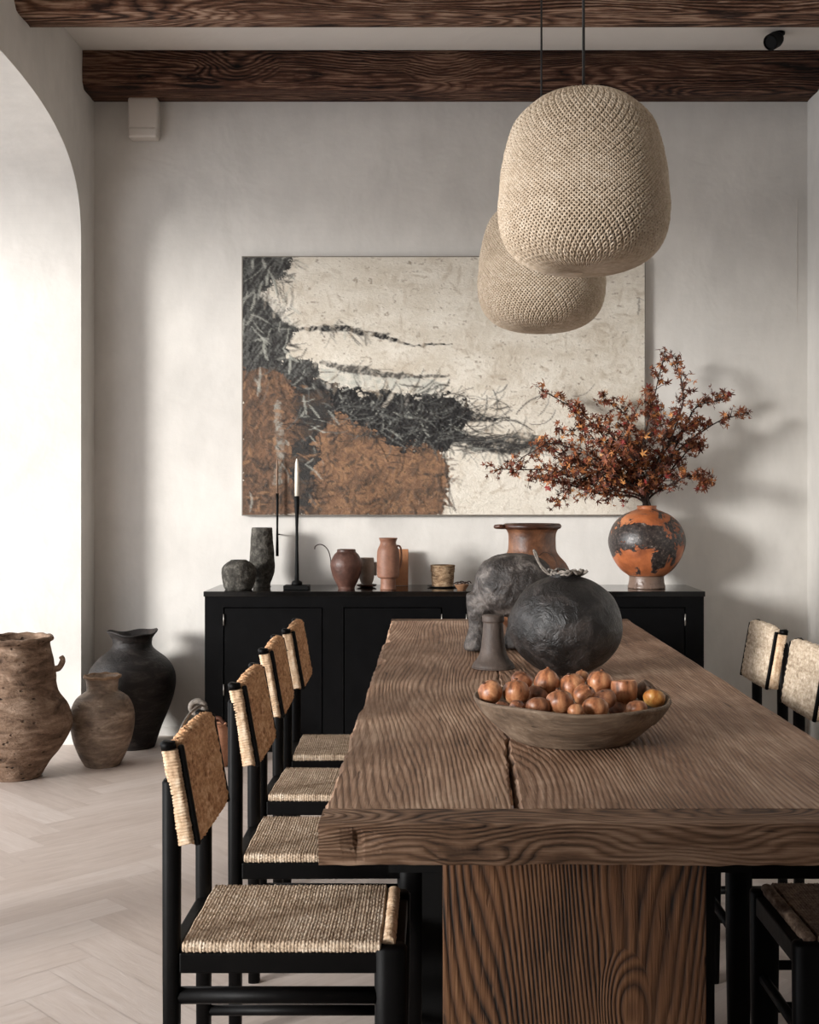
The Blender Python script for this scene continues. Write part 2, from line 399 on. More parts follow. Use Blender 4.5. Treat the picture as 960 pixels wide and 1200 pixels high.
def left_wall():
    """arched openings cut through a thick wall: profile in (y,z) extruded in x"""
    arches = [(.5, 3.05), (3.25, YJ)]
    zs, b, pw = 2.70, .655, 3.0
    V, F = [], []
    x0, x1 = XL, XL-WT
    def quad(p): i = len(V); V.extend(p); F.append(tuple(range(i, i+len(p))))
    edges = [YF] + [e for a in arches for e in a]
    # piers
    piers = [(YF, arches[0][0]), (arches[0][1], arches[1][0]), (YJ, YB)]
    for (a, c) in piers:
        for x, fl in ((x0, False), (x1, True)):
            p = [(x, a, 0), (x, c, 0), (x, c, ZC), (x, a, ZC)]
            quad(p if not fl else p[::-1])
        quad([(x0, a, 0), (x0, a, zs), (x1, a, zs), (x1, a, 0)])
        quad([(x0, c, 0), (x1, c, 0), (x1, c, zs), (x0, c, zs)])
    for (a, c) in arches:
        cy, ra = (a+c)/2, (c-a)/2; K = 64
        pts = [(cy-ra*math.cos(PI*k/K), zs+b*max(0, 1-abs(math.cos(PI*k/K))**pw)**(1/pw)) for k in range(K+1)]
        for k in range(K):
            (ya, za), (yb, zb) = pts[k], pts[k+1]
            quad([(x0, ya, za), (x0, yb, zb), (x0, yb, ZC), (x0, ya, ZC)])
            quad([(x1, ya, ZC), (x1, yb, ZC), (x1, yb, zb), (x1, ya, za)])
            quad([(x0, ya, za), (x1, ya, za), (x1, yb, zb), (x0, yb, zb)])
    return struct(mobj('wall_left', V, F, 'plaster', smooth=False))
left_wall()
# lintel and posts of the open side of the loggia
boxs('wall_outer', 'plaster_white', (XO-.3, XO, YF, YJ, 3.28, ZC), (XO-.3, XO, YF, -1.7, 0, ZC))
# low skirting of back wall
for nm, d in (('baseboard_back', (XL, XR, YB-.008, YB, 0, .05)),):
    boxs(nm, 'plaster', d)
# fine vertical seam strip on the wall at the right
boxs('trim_1', 'ceil', (2.058, 2.061, YB-.003, YB, 2.35, 3.05))

# ------------------------------------------------------------------ beams
def beam(y0, y1, z0, z1, x0, mat, seed, label):
    """hand hewn beam running in x, with chamfered lower front edge"""
    prof = [(y0, z1), (y0, z0+.035), (y0+.03, z0+.004), (y0+.06, z0), (y1, z0), (y1, z1)]
    # subdivide profile
    pp = []
    for i in range(len(prof)):
        a, b = Vector(prof[i]), Vector(prof[(i+1) % len(prof)])
        k = max(1, int((b-a).length/.03))
        for s in range(k): pp.append(a.lerp(b, s/k))
    xs = [x0+(XR-x0)*i/200 for i in range(201)]
    V, F = [], []; n = len(pp)
    for x in xs:
        for p in pp:
            d = noise.noise((x*2.0+seed, p.x*9, p.y*9))*.008 + noise.noise((x*9+seed, p.x*22, p.y*30))*.004
            top = p.y > z1-.001 or p.x > y1-.001
            V.append((x, p.x+(0 if top else d), p.y+(0 if top else d*.8)))
    for i in range(len(xs)-1):
        for k in range(n):
            a, b = i*n+k, i*n+(k+1) % n
            F.append((a, b, b+n, a+n))
    F.append(tuple(range(n))[::-1]); F.append(tuple((len(xs)-1)*n+k for k in range(n)))
    o = mobj('ceiling_beam', V, F, mat)
    tag(o, label, 'beam', 'wooden ceiling beams')
beam(5.50, 5.72, 3.606, ZC, XL, 'beam', 3, 'rough brown wooden ceiling beam cut by the top edge, nearer to the camera')
beam(6.57, 6.798, 3.606, ZC, XL, 'beam_dark', 11, 'dark rough wooden ceiling beam running along the back wall above the painting')

# ------------------------------------------------------------------ wall box, spotlight
w = tag(empty('wall_speaker', (-1.645, YB, 3.39)), 'small white box fixed high on the back wall under the beam', 'box')
boxo('housing', (-.083, .083, -.09, 0, 0, .215), 'white_plastic', w, .012)
boxo('lower_lip', (-.08, .08, -.095, -.005, -.012, .045), 'white_plastic', w, .01)
s = tag(empty('ceiling_spotlight', (1.82, 6.32, ZC)), 'small black spotlight on the ceiling between the two beams', 'spotlight')
V, F = lathe([(.0005, -.012), (.03, -.012), (.03, 0), (.0005, 0)], 24); mobj('mounting_plate', V, F, 'iron', s)
V, F = lathe([(.0005, 0), (.036, 0), (.042, .02), (.042, .075), (.036, .08), (.034, .07), (.0005, .07)], 28)
h = mobj('lamp_head', V, F, 'iron', s, (-.01, -.01, -.035), smooth=False); h.rotation_euler = (math.radians(120), 0, math.radians(-50))
V, F = tube([(0, 0, -.005), (-.004, -.004, -.035)], .008); mobj('joint', V, F, 'iron', s)

# ------------------------------------------------------------------ painting
def pip(x, y, poly):
    c = False; n = len(poly); j = n-1
    for i in range(n):
        xi, yi = poly[i]; xj, yj = poly[j]
        if (yi > y) != (yj > y) and x < (xj-xi)*(y-yi)/(yj-yi)+xi: c = not c
        j = i
    return c
def dline(x, y, pts, th):
    best = 9
    for (ax, ay, ta), (bx, by, tb) in zip(pts, pts[1:]):
        dx, dy = bx-ax, by-ay; t = max(0, min(1, ((x-ax)*dx+(y-ay)*dy)/(dx*dx+dy*dy)))
        d = math.hypot(x-ax-t*dx, y-ay-t*dy)/(ta+(tb-ta)*t)
        best = min(best, d)
    return best
def painting():
    NX, NY = 470, 300
    x0, x1, z1, z0 = -1.088, 1.185, 2.714, 1.258
    cream = Vector(lin(200, 190, 174)); cream2 = Vector(lin(220, 213, 200)); tanc = Vector(lin(172, 157, 138))
    char = Vector(lin(46, 44, 42)); char2 = Vector(lin(92, 92, 88)); blk = Vector(lin(22, 20, 20))
    brn = Vector(lin(118, 88, 67)); brn2 = Vector(lin(82, 64, 51)); brn3 = Vector(lin(148, 112, 82)); gry = Vector(lin(172, 172, 162))
    polys = {
     'char': [(-5,-5),(58,-5),(48,22),(28,44),(48,62),(60,82),(48,118),(88,122),(92,140),(60,160),(-5,132)],
     'brnL': [(-5,130),(30,128),(62,150),(66,305),(-5,305)],
     'mid': [(58,140),(112,148),(118,175),(96,205),(88,240),(78,305),(62,305)],
     'brnR': [(76,305),(84,240),(94,202),(112,172),(150,180),(175,206),(205,212),(236,214),(238,305)],
     'black': [(88,150),(150,156),(200,160),(236,160),(256,168),(270,182),(256,196),(252,216),(236,226),(170,222),(140,196),(110,182)],
     'pale': [(92,126),(150,138),(236,142),(226,158),(150,154),(95,146)],
    }
    lines = [([(62,84,1.2),(90,82,3),(120,84,3.5),(160,92,3),(190,102,1.5),(245,104,.8)], blk, 1),
             ([(92,122,2),(120,130,4),(160,136,3.5),(200,140,2),(240,137,1)], char, .9),
             ([(230,196,3),(262,184,6),(285,190,3),(312,187,1)], blk, 1),
             ([(250,212,5),(290,216,3),(330,206,2),(350,214,2)], char, .85),
             ([(262,222,4),(300,222,7),(340,220,9),(352,221,5)], blk, .92),
             ([(235,224,1),(238,262,1.3),(234,300,1.2)], char, .8),
             ([(40,170,3),(44,215,5),(42,262,4)], gry, .55),
             ([(24,44,4),(52,70,5),(60,80,2)], cream2, .8)]
    V, F, COL, HH = [], [], [], []
    nz = noise.noise
    for j in range(NY+1):
        for i in range(NX+1):
            x, y = i*470/NX, j*301/NY
            wx = x + nz((x*.045, y*.045, 1))*9 + nz((x*.16, y*.22, 5))*6 + nz((x*.5, y*.5, 9))*3
            wy = y + nz((x*.045, y*.045, 21))*8 + nz((x*.12, y*.2, 25))*6 + nz((x*.5, y*.5, 29))*3
            a = nz((x*.02+y*.01, y*.05, 3)); b = nz((x*.11, y*.2, 7)); c = nz((x*.35, y*.5, 13)); st = nz((x*.3+y*.2, y*.05-x*.04, 17))
            col = cream.lerp(cream2, min(1, max(0, .5+a*.9+b*.4)))
            col = col.lerp(tanc, min(1, max(0, b*1.1+c*.7-.35)))
            if b+c*.6 > .62: col = col.lerp(brn2, .35)
            if x > 240 and y > 226: col = col.lerp(cream2, .6)
            h = b*.3+c*.4
            if pip(wx, wy, polys['pale']): col = gry.lerp(cream2, .4+b*.5)
            if pip(wx, wy, polys['char']): col = char.lerp(char2, min(1, max(0, .35+st*1.4+c*.7))); h += c
            if pip(wx, wy, polys['brnL']): col = brn.lerp(brn2, min(1, max(0, .62+a*.8+st*.9+c*.5)))
            if pip(wx, wy, polys['mid']): col = char.lerp(brn2, min(1, max(0, .1+a+b*.8+c*.5)))
            if pip(wx, wy, polys['brnR']):
                col = brn.lerp(brn3, min(1, max(0, .35+b*1.1+c*.8))).lerp(brn2, min(1, max(0, a*1.3+st*.7+(.25 if y > 270 else 0))))
                if b+c > .75 or (y > 250 and b+c > .5): col = col.lerp(char, .6)
            wxs = x + (wx-x)*1.3; wys = y + (wy-y)*1.3
            if pip(wxs, wys, polys['black']):
                col = blk.lerp(char2, min(1, max(0, st*1.5+c*.7-.25))); h += c*1.4
                if c+st > .7: col = col.lerp(gry, .5)
            for pts, cc, al in lines:
                ww = dline(x+(wx-x)*.35, y+(wy-y)*.35, pts, 1)
                if ww < 1.35:
                    k = al*min(1, max(0, (1.35-ww)/.5))*min(1, max(.55, .85+st*1.2+c*.6)); col = col.lerp(cc, k); h += k*.8
            # frayed scrapings around the black mass
            if 110 < x < 300 and 150 < y < 240 and nz((x*.35+y*.3, y*.09, 33)) > .42: col = col.lerp(char, .5)
            COL.append(col); HH.append(h)
    W = NX+1
    # palette-knife and dry-brush strokes laid over the ground
    rs = random.Random(21)
    def stroke(x, y, ang, L, wd, c, al, bend=0, hh=.6):
        n = max(2, int(L)); 
        for s_ in range(n):
            f = s_/n; x += math.cos(ang); y += math.sin(ang); ang += bend/n+rs.uniform(-.05, .05)
            w2 = wd*min(1, 4*f+.2, 4*(1-f)+.1)
            for dy in range(-int(w2)-1, int(w2)+2):
                for dx in (0, 1):
                    X, Y = int(x+dx-math.sin(ang)*dy), int(y+math.cos(ang)*dy)
                    if 0 <= X <= NX and 0 <= Y <= NY:
                        k = max(0, min(1, w2+.6-abs(dy)))*al*(.45+.55*rs.random())
                        q = Y*W+X; COL[q] = COL[q].lerp(c, k); HH[q] += hh*k
    def region(x, y): return COL[min(NY, max(0, int(y)))*W+min(NX, max(0, int(x)))]
    for _ in range(1500):
        x, y = rs.uniform(0, 470), rs.uniform(0, 301); c = region(x, y)
        bright = c.x+c.y+c.z; br = c.x > c.z*2.2
        if bright > 1.0:
            stroke(x, y, rs.choice((rs.uniform(-.5, .5), rs.uniform(1.1, 2))), rs.uniform(5, 26), rs.uniform(.4, 2.6), rs.choice((cream2, cream2, tanc, cream, cream.lerp(tanc, .6))), rs.uniform(.15, .42), rs.uniform(-.8, .8))
        elif br:
            for _k in range(3):
                stroke(x+rs.uniform(-9, 9), y+rs.uniform(-9, 9), rs.choice((rs.uniform(1.2, 1.9), rs.uniform(-.6, .6))), rs.uniform(4, 22), rs.uniform(.3, 2), rs.choice((brn2, brn3, brn, brn, char, brn2, brn2.lerp(char, .5))), rs.uniform(.25, .7), rs.uniform(-1, 1))
        else:
            for _k in range(2):
                stroke(x, y, rs.uniform(-.9, 1.9), rs.uniform(5, 28), rs.uniform(.2, 1.3), rs.choice((blk, blk, blk, char, char2, char, blk, gry)), rs.uniform(.25, .6), rs.uniform(-.8, .8))
    for _ in range(260):      # wild thin dark lines about the black mass
        x, y = rs.gauss(190, 60), rs.gauss(188, 17)
        stroke(x, y, rs.uniform(-.5, .5)+rs.choice((0, 0, .9, -.7)), rs.uniform(8, 46), rs.uniform(.1, .8), rs.choice((blk, blk, char, char2)), rs.uniform(.4, .9), rs.uniform(-1.5, 1.5), .9)
    for _ in range(70):
        stroke(rs.uniform(225, 330), rs.gauss(216, 6), rs.uniform(-.25, .2), rs.uniform(12, 60), rs.uniform(.1, 1.2), rs.choice((blk, char, char2)), rs.uniform(.3, .8), rs.uniform(-.3, .3))
    for _ in range(60):
        stroke(rs.uniform(0, 60), rs.uniform(0, 140), rs.uniform(.9, 2.2), rs.uniform(8, 40), rs.uniform(.2, 1.4), rs.choice((blk, char2, gry)), rs.uniform(.3, .6), rs.uniform(-1, 1))
    for x, c in ((236, char), (238, char), (233, brn2)):
        stroke(x, 222, 1.57, 78, .5, c, .6)
    for j in range(NY+1):
        for i in range(NX+1):
            V.append((x0+(x1-x0)*i/NX, -.045-HH[j*W+i]*.0016, z1+(z0-z1)*j/NY))
    for j in range(NY):
        for i in range(NX): F.append((j*W+i, (j+1)*W+i, (j+1)*W+i+1, j*W+i+1))
    zc = 1.986
    t = tag(empty('abstract_painting', (0, YB, zc)), 'large abstract painting in cream, black and rust brown hanging on the back wall', 'painting')
    o = mobj('painted_canvas', [(v[0], v[1], v[2]-zc) for v in V], F, 'paint', t)
    a = o.data.attributes.new('paint', 'FLOAT_COLOR', 'POINT')
    a.data.foreach_set('color', [q for c in COL for q in (c[0], c[1], c[2], 1)])
    b = .006
    v, f = join(box(x0-b, x1+b, -.043, -.003, z0-b-zc, z0-zc), box(x0-b, x1+b, -.043, -.003, z1-zc, z1+b-zc),
                box(x0-b, x0, -.043, -.003, z0-zc, z1-zc), box(x1, x1+b, -.043, -.003, z0-zc, z1-zc), box(x0, x1, -.036, -.003, z0-zc, z1-zc))
    mobj('stretcher_frame', v, f, 'canvas_edge', t, smooth=False)
painting()

# ------------------------------------------------------------------ sideboard
def sideboard():
    x0, x1, yf, yb, H = -1.215, 1.418, 6.3, 6.78, .86
    t = tag(empty('sideboard', ((x0+x1)/2, (yf+yb)/2, 0)), 'long black sideboard with panelled doors against the back wall', 'sideboard')
    cx, cy = (x0+x1)/2, (yf+yb)/2
    def B(name, d, mat, par=t, bev=.003):
        dd = (d[0]-cx, d[1]-cx, d[2]-cy, d[3]-cy, d[4], d[5]); return boxo(name, dd, mat, par, bev)
    B('top', (x0-.006, x1+.006, yf-.008, yb+.005, H-.028, H), 'lacquer_top')
    v, f = join(box(x0, x1, yf+.03, yb, .06, H-.0285), box(x0+.03, x1-.03, yf+.06, yb-.02, 0, .06))
    doors = [(-1.116, -.594), (-.4815, .036), (.165, .682), (.80, 1.32)]
    dz0, dz1 = .10, .7745
    fr = [box(x0, x1, yf, yf+.03, dz1+.002, H-.0285), box(x0, x1, yf, yf+.03, .04, dz0-.002)]
    xs = [x0]+[q for d in doors for q in d]+[x1]
    for a, b in zip(xs[::2], xs[1::2]): fr.append(box(a+(.002 if a != x0 else 0), b-(.002 if b != x1 else 0), yf, yf+.03, dz0-.002, dz1+.002))
    v, f = join((v, f), *fr)
    mobj('carcass', [(p[0]-cx, p[1]-cy, p[2]) for p in v], f, 'lacquer', t, smooth=False)
    for i, (a, b) in enumerate(doors):
        d = B('door', (a+.003, b-.003, yf+.006, yf+.028, dz0+.003, dz1-.003), 'lacquer', t, .003)
        for zz in (.71, .34) if i % 2 == 0 else (.71, .17):
            hx = a+.001 if i % 2 == 0 else b-.001
            V, F = tube([(hx-cx, yf-cy-.002, zz-.03), (hx-cx, yf-cy-.002, zz+.03)], .0035, 8)
            mobj('hinge', V, F, 'hinge', d)
sideboard()

# ------------------------------------------------------------------ table
TX0, TX1, TY0, TY1, TT, TB = -.213, .942, 2.18, 5.866, .76, .679
def table():
    cx, cy = .364, 4.02
    t = tag(empty('dining_table', (cx, cy, 0)), 'massive rustic wooden dining table with thick slab top, cracked near the front', 'table')
    def slab(name, xa, xb, y0, y1, mat, n, seed, chop=None):
        """xa(y), xb(y): left and right outlines; rough edges"""
        V, F = [], []
        K = 16
        for i in range(n+1):
            y = y0+(y1-y0)*i/n; L, R = xa(y), xb(y)
            ring = []
            bz = .006
            cols = [L+(R-L)*k/K for k in range(K+1)]
            ring += [(L+.006+ (chop(y)*.6 if chop else 0), TT-.0005)]+[(x, TT) for x in cols[1:-1]]+[(R-.004, TT-.0005), (R, TT-.006)]
            ring += [(R+noise.noise((y*6, 1, seed))*.004, TT-.03), (R+noise.noise((y*5, 7, seed))*.004, TB+.01), (R-.006, TB)]
            ring += [(x, TB) for x in cols[1:-1][::-1]]
            e = noise.noise((y*5, 3, seed))*.006
            ring += [(L+.006, TB), (L+e, TB+.012), (L+e*.5-.002, TB+.04), (L+ (chop(y)*.5 if chop else 0), TT-.008)]
            m = len(ring)
            for (x, z) in ring:
                dz = 0
                if z > TT-.001: dz = noise.noise((x*4, y*1.2, seed))*.0008
                V.append((x-cx, y-cy, z+dz))
        for i in range(n):
            for k in range(m):
                a, b = i*m+k, i*m+(k+1) % m; F.append((a, b, b+m, a+m))
        F.append(tuple(range(m))[::-1]); F.append(tuple(n*m+k for k in range(m)))
        return mobj(name, V, F, mat, t, smooth=False)
    nz = noise.noise
    def left(y):
        e = nz((y*3, 0, 1))*.006+nz((y*14, 0, 2))*.004
        for c, w, d in ((4.35, .07, .024), (4.95, .06, .02), (3.5, .12, .008), (5.2, .05, .012)):
            e += d*math.exp(-((y-c)/w)**2)*(1+.6*nz((y*50, 4, 4)))
        return TX0+e
    def chop(y): return abs(nz((y*9, 5, 1)))*.02+abs(nz((y*30, 5, 1)))*.01
    crack = lambda y: .155+.02*(y-2.3)/.6+nz((y*11, 2, 2))*.008+nz((y*37, 2, 3))*.004
    gap = lambda y: .0066*max(0, min(1, (3.0-y)/.5))*(1+.5*nz((y*26, 8, 8)))+.0006
    yb = TY0+.105; yc = TY1-.1
    slab('table_plank', left, lambda y: crack(y)-gap(y), yb+.001, yc-.001, 'table_top', 220, 1.1, chop)
    slab('table_plank', lambda y: crack(y)+gap(y), lambda y: TX1+nz((y*3, 1, 9))*.004, yb+.001, yc-.001, 'table_top2', 200, 4.1)
    # cross boards closing the slab at both ends
    for ya, yb2, nm in ((TY0, yb, 1), (yc, TY1, 2)):
        V, F = [], []; n = 150
        for i in range(n+1):
            x = TX0+(TX1-TX0)*i/n
            e = nz((x*5, nm, 0))*.004+nz((x*21, nm, 0))*.0025
            dent = -.012*math.exp(-((x+.135)/.03)**2)*(1+nz((x*60, 0, 0))*.8) if nm == 1 else 0
            bot = nz((x*7, nm, 5))*.006+nz((x*30, nm, 5))*.002
            ring = [(ya+.004, TT-.001), (ya+.05, TT), (yb2-.001, TT), (yb2-.001, TB), (ya+.02, TB+.002), (ya+.004-e, TB+.004+bot), (ya-e-dent*.2, TB+.02), (ya+e*.6-dent, TB+.04), (ya-e*.5-dent, TB+.058), (ya, TT-.006)]
            if nm == 2: ring = [(ya+yb2-q, z) for q, z in ring][::-1]
            if nm == 2: ring = [(max(q, yc+.001) if q < yc+.002 else q, z) for q, z in ring]
            m = len(ring)
            V += [(x-cx, q-cy, z) for q, z in ring]
        for i in range(n):
            for k in range(m):
                a, b = i*m+k, i*m+(k+1) % m; F.append((a+m, b+m, b, a))
        F.append(tuple(range(m))); F.append(tuple(n*m+k for k in range(m))[::-1])
        mobj('end_board', V, F, 'table_end', t, smooth=False)
    # slab pedestals
    for (ya, yb3) in ((2.45, 2.56), (5.25, 5.36)):
        o = boxo('pedestal', (.016-cx, .557-cx, ya-cy, yb3-cy, 0, TB), 'pedestal', t, .004)
        part_label(o, 'orange brown wooden slab pedestal with strong vertical grain')
    # black steel frame behind each pedestal
    for (ya, yb3) in ((2.563, 2.60), (5.21, 5.247)):
        v, f = join(box(-.028-cx, .024-cx, ya-cy, yb3-cy, 0, .5495), box(.553-cx, .60-cx, ya-cy, yb3-cy, 0, .5495),
                    box(-.10-cx, .68-cx, ya-cy, yb3-cy, .55, TB-.001))
        part_label(mobj('support_frame', v, f, 'iron', t, smooth=False), 'black metal frame behind the pedestal')
    v, f = join(box(.27-cx, .31-cx, 2.602-cy, 5.208-cy, .55, TB-.001))
    part_label(mobj('long_rail', v, f, 'iron', t, smooth=False), 'black metal rail under the top')
table()

# ------------------------------------------------------------------ chairs
def wrapped(length, w, h, rc, cords, amp, weave=0, sag=None, seed=0, per=6, arc=12):
    """cord wound side by side round a flat core. Core axis = local x, loop in (y,z), size w x h"""
    loop = []
    cyc = [(w/2-rc, h/2-rc, 0), (-w/2+rc, h/2-rc, PI/2), (-w/2+rc, -h/2+rc, PI), (w/2-rc, -h/2+rc, 3*PI/2)]
    for (cy, cz, a0) in cyc:
        for k in range(5):
            a = a0+PI/2*k/4; loop.append((cy+rc*math.cos(a), cz+rc*math.sin(a), math.cos(a), math.sin(a)))
    full = []
    for i, p in enumerate(loop):
        full.append(p); q = loop[(i+1) % len(loop)]
        d = math.hypot(p[0]-q[0], p[1]-q[1]); k = int(d/.009)
        for s in range(1, k+1):
            t = s/(k+1); full.append(tuple(p[c]+(q[c]-p[c])*t for c in range(4)))
    n = len(full); st = cords*per
    V, F = [], []
    for i in range(st+1):
        u = i/st; c = int(min(u*cords, cords-1e-6)); ph = u*cords-c
        ridge = math.sqrt(max(0, math.sin(PI*ph)))
        jit = noise.noise((c*3.7, seed, 0))*.5
        for k, (y, z, ny, nzv) in enumerate(full):
            x = -length/2+length*u + noise.noise((c*.6+seed, k*.12, 2))*.002
            off = amp*(ridge-.5+jit)
            if weave: off += weave*math.sin(2*PI*(k*.009/.022)+ (PI if c % 2 else 0)+jit)*ridge
            off += noise.noise((x*90, y*90, z*90+seed))*amp*.6+noise.noise((x*300, y*200, z*200+seed))*amp*.5
            e = 0
            if u < .004 or u > .996: off -= amp
            dz = sag(x, y, z) if sag else 0
            V.append((x, y+ny*off, z+nzv*off+dz))
    for i in range(st):
        for k in range(n):
            a, b = i*n+k, i*n+(k+1) % n; F.append((a, b, b+n, a+n))
    F.append(tuple(range(n))[::-1]); F.append(tuple(st*n+k for k in range(n)))
    return V, F
def legmesh(x, y, z0, z1, w, w1=None, octo=True):
    w1 = w1 or w
    V, F = [], []; seg = 12
    lv = [(z0, w1), (z0+(z1-z0)*.5, (w+w1)/2*1.04), (z1-.006, w), (z1, w*.82)]
    for z, r in lv:
        for k in range(seg):
            a = 2*PI*(k+.5)/seg; c, s_ = math.cos(a), math.sin(a)
            q = (abs(c)**4+abs(s_)**4)**.25
            V.append((x+c/q*r/2, y+s_/q*r/2, z))
    for i in range(len(lv)-1):
        for k in range(seg):
            a, b = i*seg+k, i*seg+(k+1) % seg; F.append((a, b, b+seg, a+seg))
    F.append(tuple(range(seg))[::-1]); F.append(tuple((len(lv)-1)*seg+k for k in range(seg)))
    return V, F
_seatV = None
def make_chair():
    """faces +X, origin on the floor under the seat"""
    r = empty('dining_chair')
    hw = .185
    for sy in (-1, 1):
        V, F = legmesh(-.255, sy*(hw-.018), 0, .845, .037, .032); mobj('back_post', V, F, 'black', r)
        V, F = legmesh(0, sy*(hw-.022), 0, .449, .046, .038); mobj('leg', [(x*1.45+.188, y, z) for x, y, z in V], F, 'black', r)
        boxo('seat_rail', (-.238, .172, sy*(hw-.018)-.014, sy*(hw-.018)+.014, .396, .438), 'black', r, .004)
        V, F = tube([(-.24, sy*(hw-.02), .347), (.175, sy*(hw-.02), .347)], .017, 10); mobj('stretcher', V, F, 'black', r)
        V, F = tube([(-.24, sy*(hw-.02), .175), (.176, sy*(hw-.02), .175)], .012, 10); mobj('stretcher', V, F, 'black', r)
    boxo('seat_rail', (.182, .215, -hw+.046, hw-.046, .396, .44), 'black', r, .004)
    boxo('seat_rail', (-.268, -.242, -hw+.037, hw-.037, .396, .44), 'black', r, .004)
    V, F = tube([(.195, -hw+.044, .25), (.195, hw-.044, .25)], .012, 10); mobj('stretcher', V, F, 'black', r)
    # seat: cords run sideways, wound over the side rails
    sag = lambda x, y, z: -.006*math.exp(-((y/.13)**2+(x/.16)**2)) if z > 0 else 0
    V, F = wrapped(.40, .366, .022, .0108, 58, .0015, .0017, sag, 1)
    mobj('woven_seat', V, F, 'seat', r, (-.032, 0, .4485))
    V, F = wrapped(.322, .026, .024, .0118, 46, .002, 0, None, 4)
    o = mobj('seat_front_roll', V, F, 'coil', r, (.184, 0, .4505)); o.rotation_euler = (0, 0, PI/2)
    part_label(o, 'paler cord wound round the front edge of the seat')
    # backrest, leaning back: built in a tilted frame of its own
    lean = math.radians(-10)
    b = empty('backrest'); b.parent = r; b.location = (-.227, 0, .785); b.rotation_euler = (0, lean, 0)
    V, F = wrapped(.326, .030, .212, .0148, 26, .0042, .0016, lambda x, y, z: .007*(1-(x/.16)**2)*(1 if z > 0 else -.4), 2, per=8)
    o = mobj('woven_panel', V, F, 'back', b, (.001, 0, 0)); o.rotation_euler = (0, 0, PI/2)
    for sy in (-1, 1):
        V, F = wrapped(.192, .032, .020, .0098, 30, .0016, 0, None, 6+sy)
        o = mobj('side_wrap', V, F, 'coil', b, (-.010, sy*.176, -.004)); o.rotation_euler = (0, PI/2, 0)
        # rotate loop so its wide side lies along the chair depth
        o.rotation_euler = (PI/2, PI/2, 0) if False else Matrix(((0, 1, 0), (0, 0, 1), (1, 0, 0))).to_euler()
        part_label(o, 'pale cord wound round the end bar of the backrest')
        boxo('side_batten', (.005, .018, -.006, .006, -.108, .098), 'black', b, .004, (0, sy*.171, 0))
        V, F = tube([(-.012, 0, .094), (-.012, 0, .108), (-.011, 0, .111)], [.0155, .0155, .009], 12)
        mobj('end_cap', V, F, 'black', b, (0, sy*.176, 0))
    return r
def kids(o): return [c for c in bpy.data.objects if c.parent == o]
def copy_tree(o, parent=None):
    c = o.copy(); C.objects.link(c)
    if parent: c.parent = parent
    for ch in kids(o): copy_tree(ch, c)
    return c
proto = make_chair()
def swap(root, old, new):
    for ch in kids(root):
        if ch.type == 'MESH' and ch.data.materials and ch.data.materials[0] == M[old]:
            ch.data = ch.data.copy(); ch.data.materials[0] = M[new]
        swap(ch, old, new)
LG, RG = 'woven dining chairs along the left side of the table', 'woven dining chairs along the right side of the table'
spots = [
 (-.278, 2.585, 0, LG, 'woven rush dining chair in the left foreground, its whole seat showing'),
 (-.25, 3.18, .01, LG, 'second woven rush chair from the front on the left side of the table'),
 (-.268, 3.78, -.02, LG, 'third woven rush chair from the front on the left side, mostly hidden'),
 (-.266, 4.34, .02, LG, 'farthest woven rush chair on the left, in front of the sideboard doors'),
 (.95, 2.60, PI, RG, 'black chair with woven seat tinted for shade under the table at the lower right corner'),
 (.955, 3.18, PI, RG, 'black chair on the right side, nearly all hidden by the tabletop'),
 (.94, 3.755, PI, RG, 'chair with pale woven back cut off by the right edge, nearer of the two'),
 (.965, 4.36, PI, RG, 'farthest right chair, pale woven back standing clear behind the table edge'),
]
chairs = []
for i, (x, y, rz, g, lab) in enumerate(spots):
    o = proto if i == 0 else copy_tree(proto)
    o.location = (x, y, 0); o.rotation_euler = (0, 0, rz); tag(o, lab, 'chair', g); chairs.append(o)
for o in chairs[4:]: swap(o, 'back', 'back_pale')
for o in chairs[4:6]: swap(o, 'seat', 'seat_shaded'); swap(o, 'coil', 'seat_shaded')  # near right seats and wraps take the shade-darkened rush
# backrest differences as in the photo
for o, dz, dx, rz in ((chairs[0], -.028, -.004, 0), (chairs[1], -.002, 0, 0), (chairs[2], .008, 0, .05), (chairs[3], .006, 0, 0)):
    for ch in kids(o):
        if ch.name.startswith('backrest'): ch.location.z += dz; ch.location.x += dx; ch.rotation_euler.z += rz
for ch in kids(chairs[0]):
    if ch.name.startswith('back_post'): ch.scale.z = .93
for ch in kids(chairs[0]):
    if ch.name.startswith('backrest'):
        V, F = tube(spline([(.0, .185, .108), (-.012, .17, .122), (-.03, .12, .112), (-.04, .06, .09), (-.038, .045, .07)]), .0028, 8)
        v2, f2 = tube(spline([(-.02+.016*math.cos(a*PI/6), .18, .118+.014*math.sin(a*PI/6)) for a in range(13)], 3), .007, 8)
        part_label(mobj('tie_cord', *join((V, F), (v2, f2)), 'twine', ch), 'grey knotted cord looped over the backrest corner')

# ------------------------------------------------------------------ floor pots
def pot(name, pts, loc, mat, label, cat='pot', wall=.014, depth=.3, seg=96, amp=.004, freq=8, seed=0, sub=8, wob=None, group=None):
    V, F = lathe(vessel(pts, wall, depth, sub), seg, amp, freq, seed, 1 if wob else 0, wob)
    r = empty(name, loc); mobj('body', V, F, mat, r)
    tag(r, label, cat, group); return r
p = pot('storage_jar', [(.118, 0), (.128, .01), (.165, .07), (.225, .15), (.262, .225), (.266, .28), (.245, .345), (.205, .40), (.192, .44), (.188, .50), (.176, .58), (.163, .635), (.166, .655), (.178, .67)],
        (-2.04, 5.80, 0), 'pot_brown', 'big rough brown clay jar at the left edge of the frame', amp=.006, freq=9, seed=2, wall=.02, group='clay jars on the floor')
V, F = tube([(.168*math.cos(a*2*PI/48), .168*math.sin(a*2*PI/48), .668+.003*math.sin(a*1.7)) for a in range(49)], .0135, 10); mobj('rim', V, F, 'pot_brown', p)
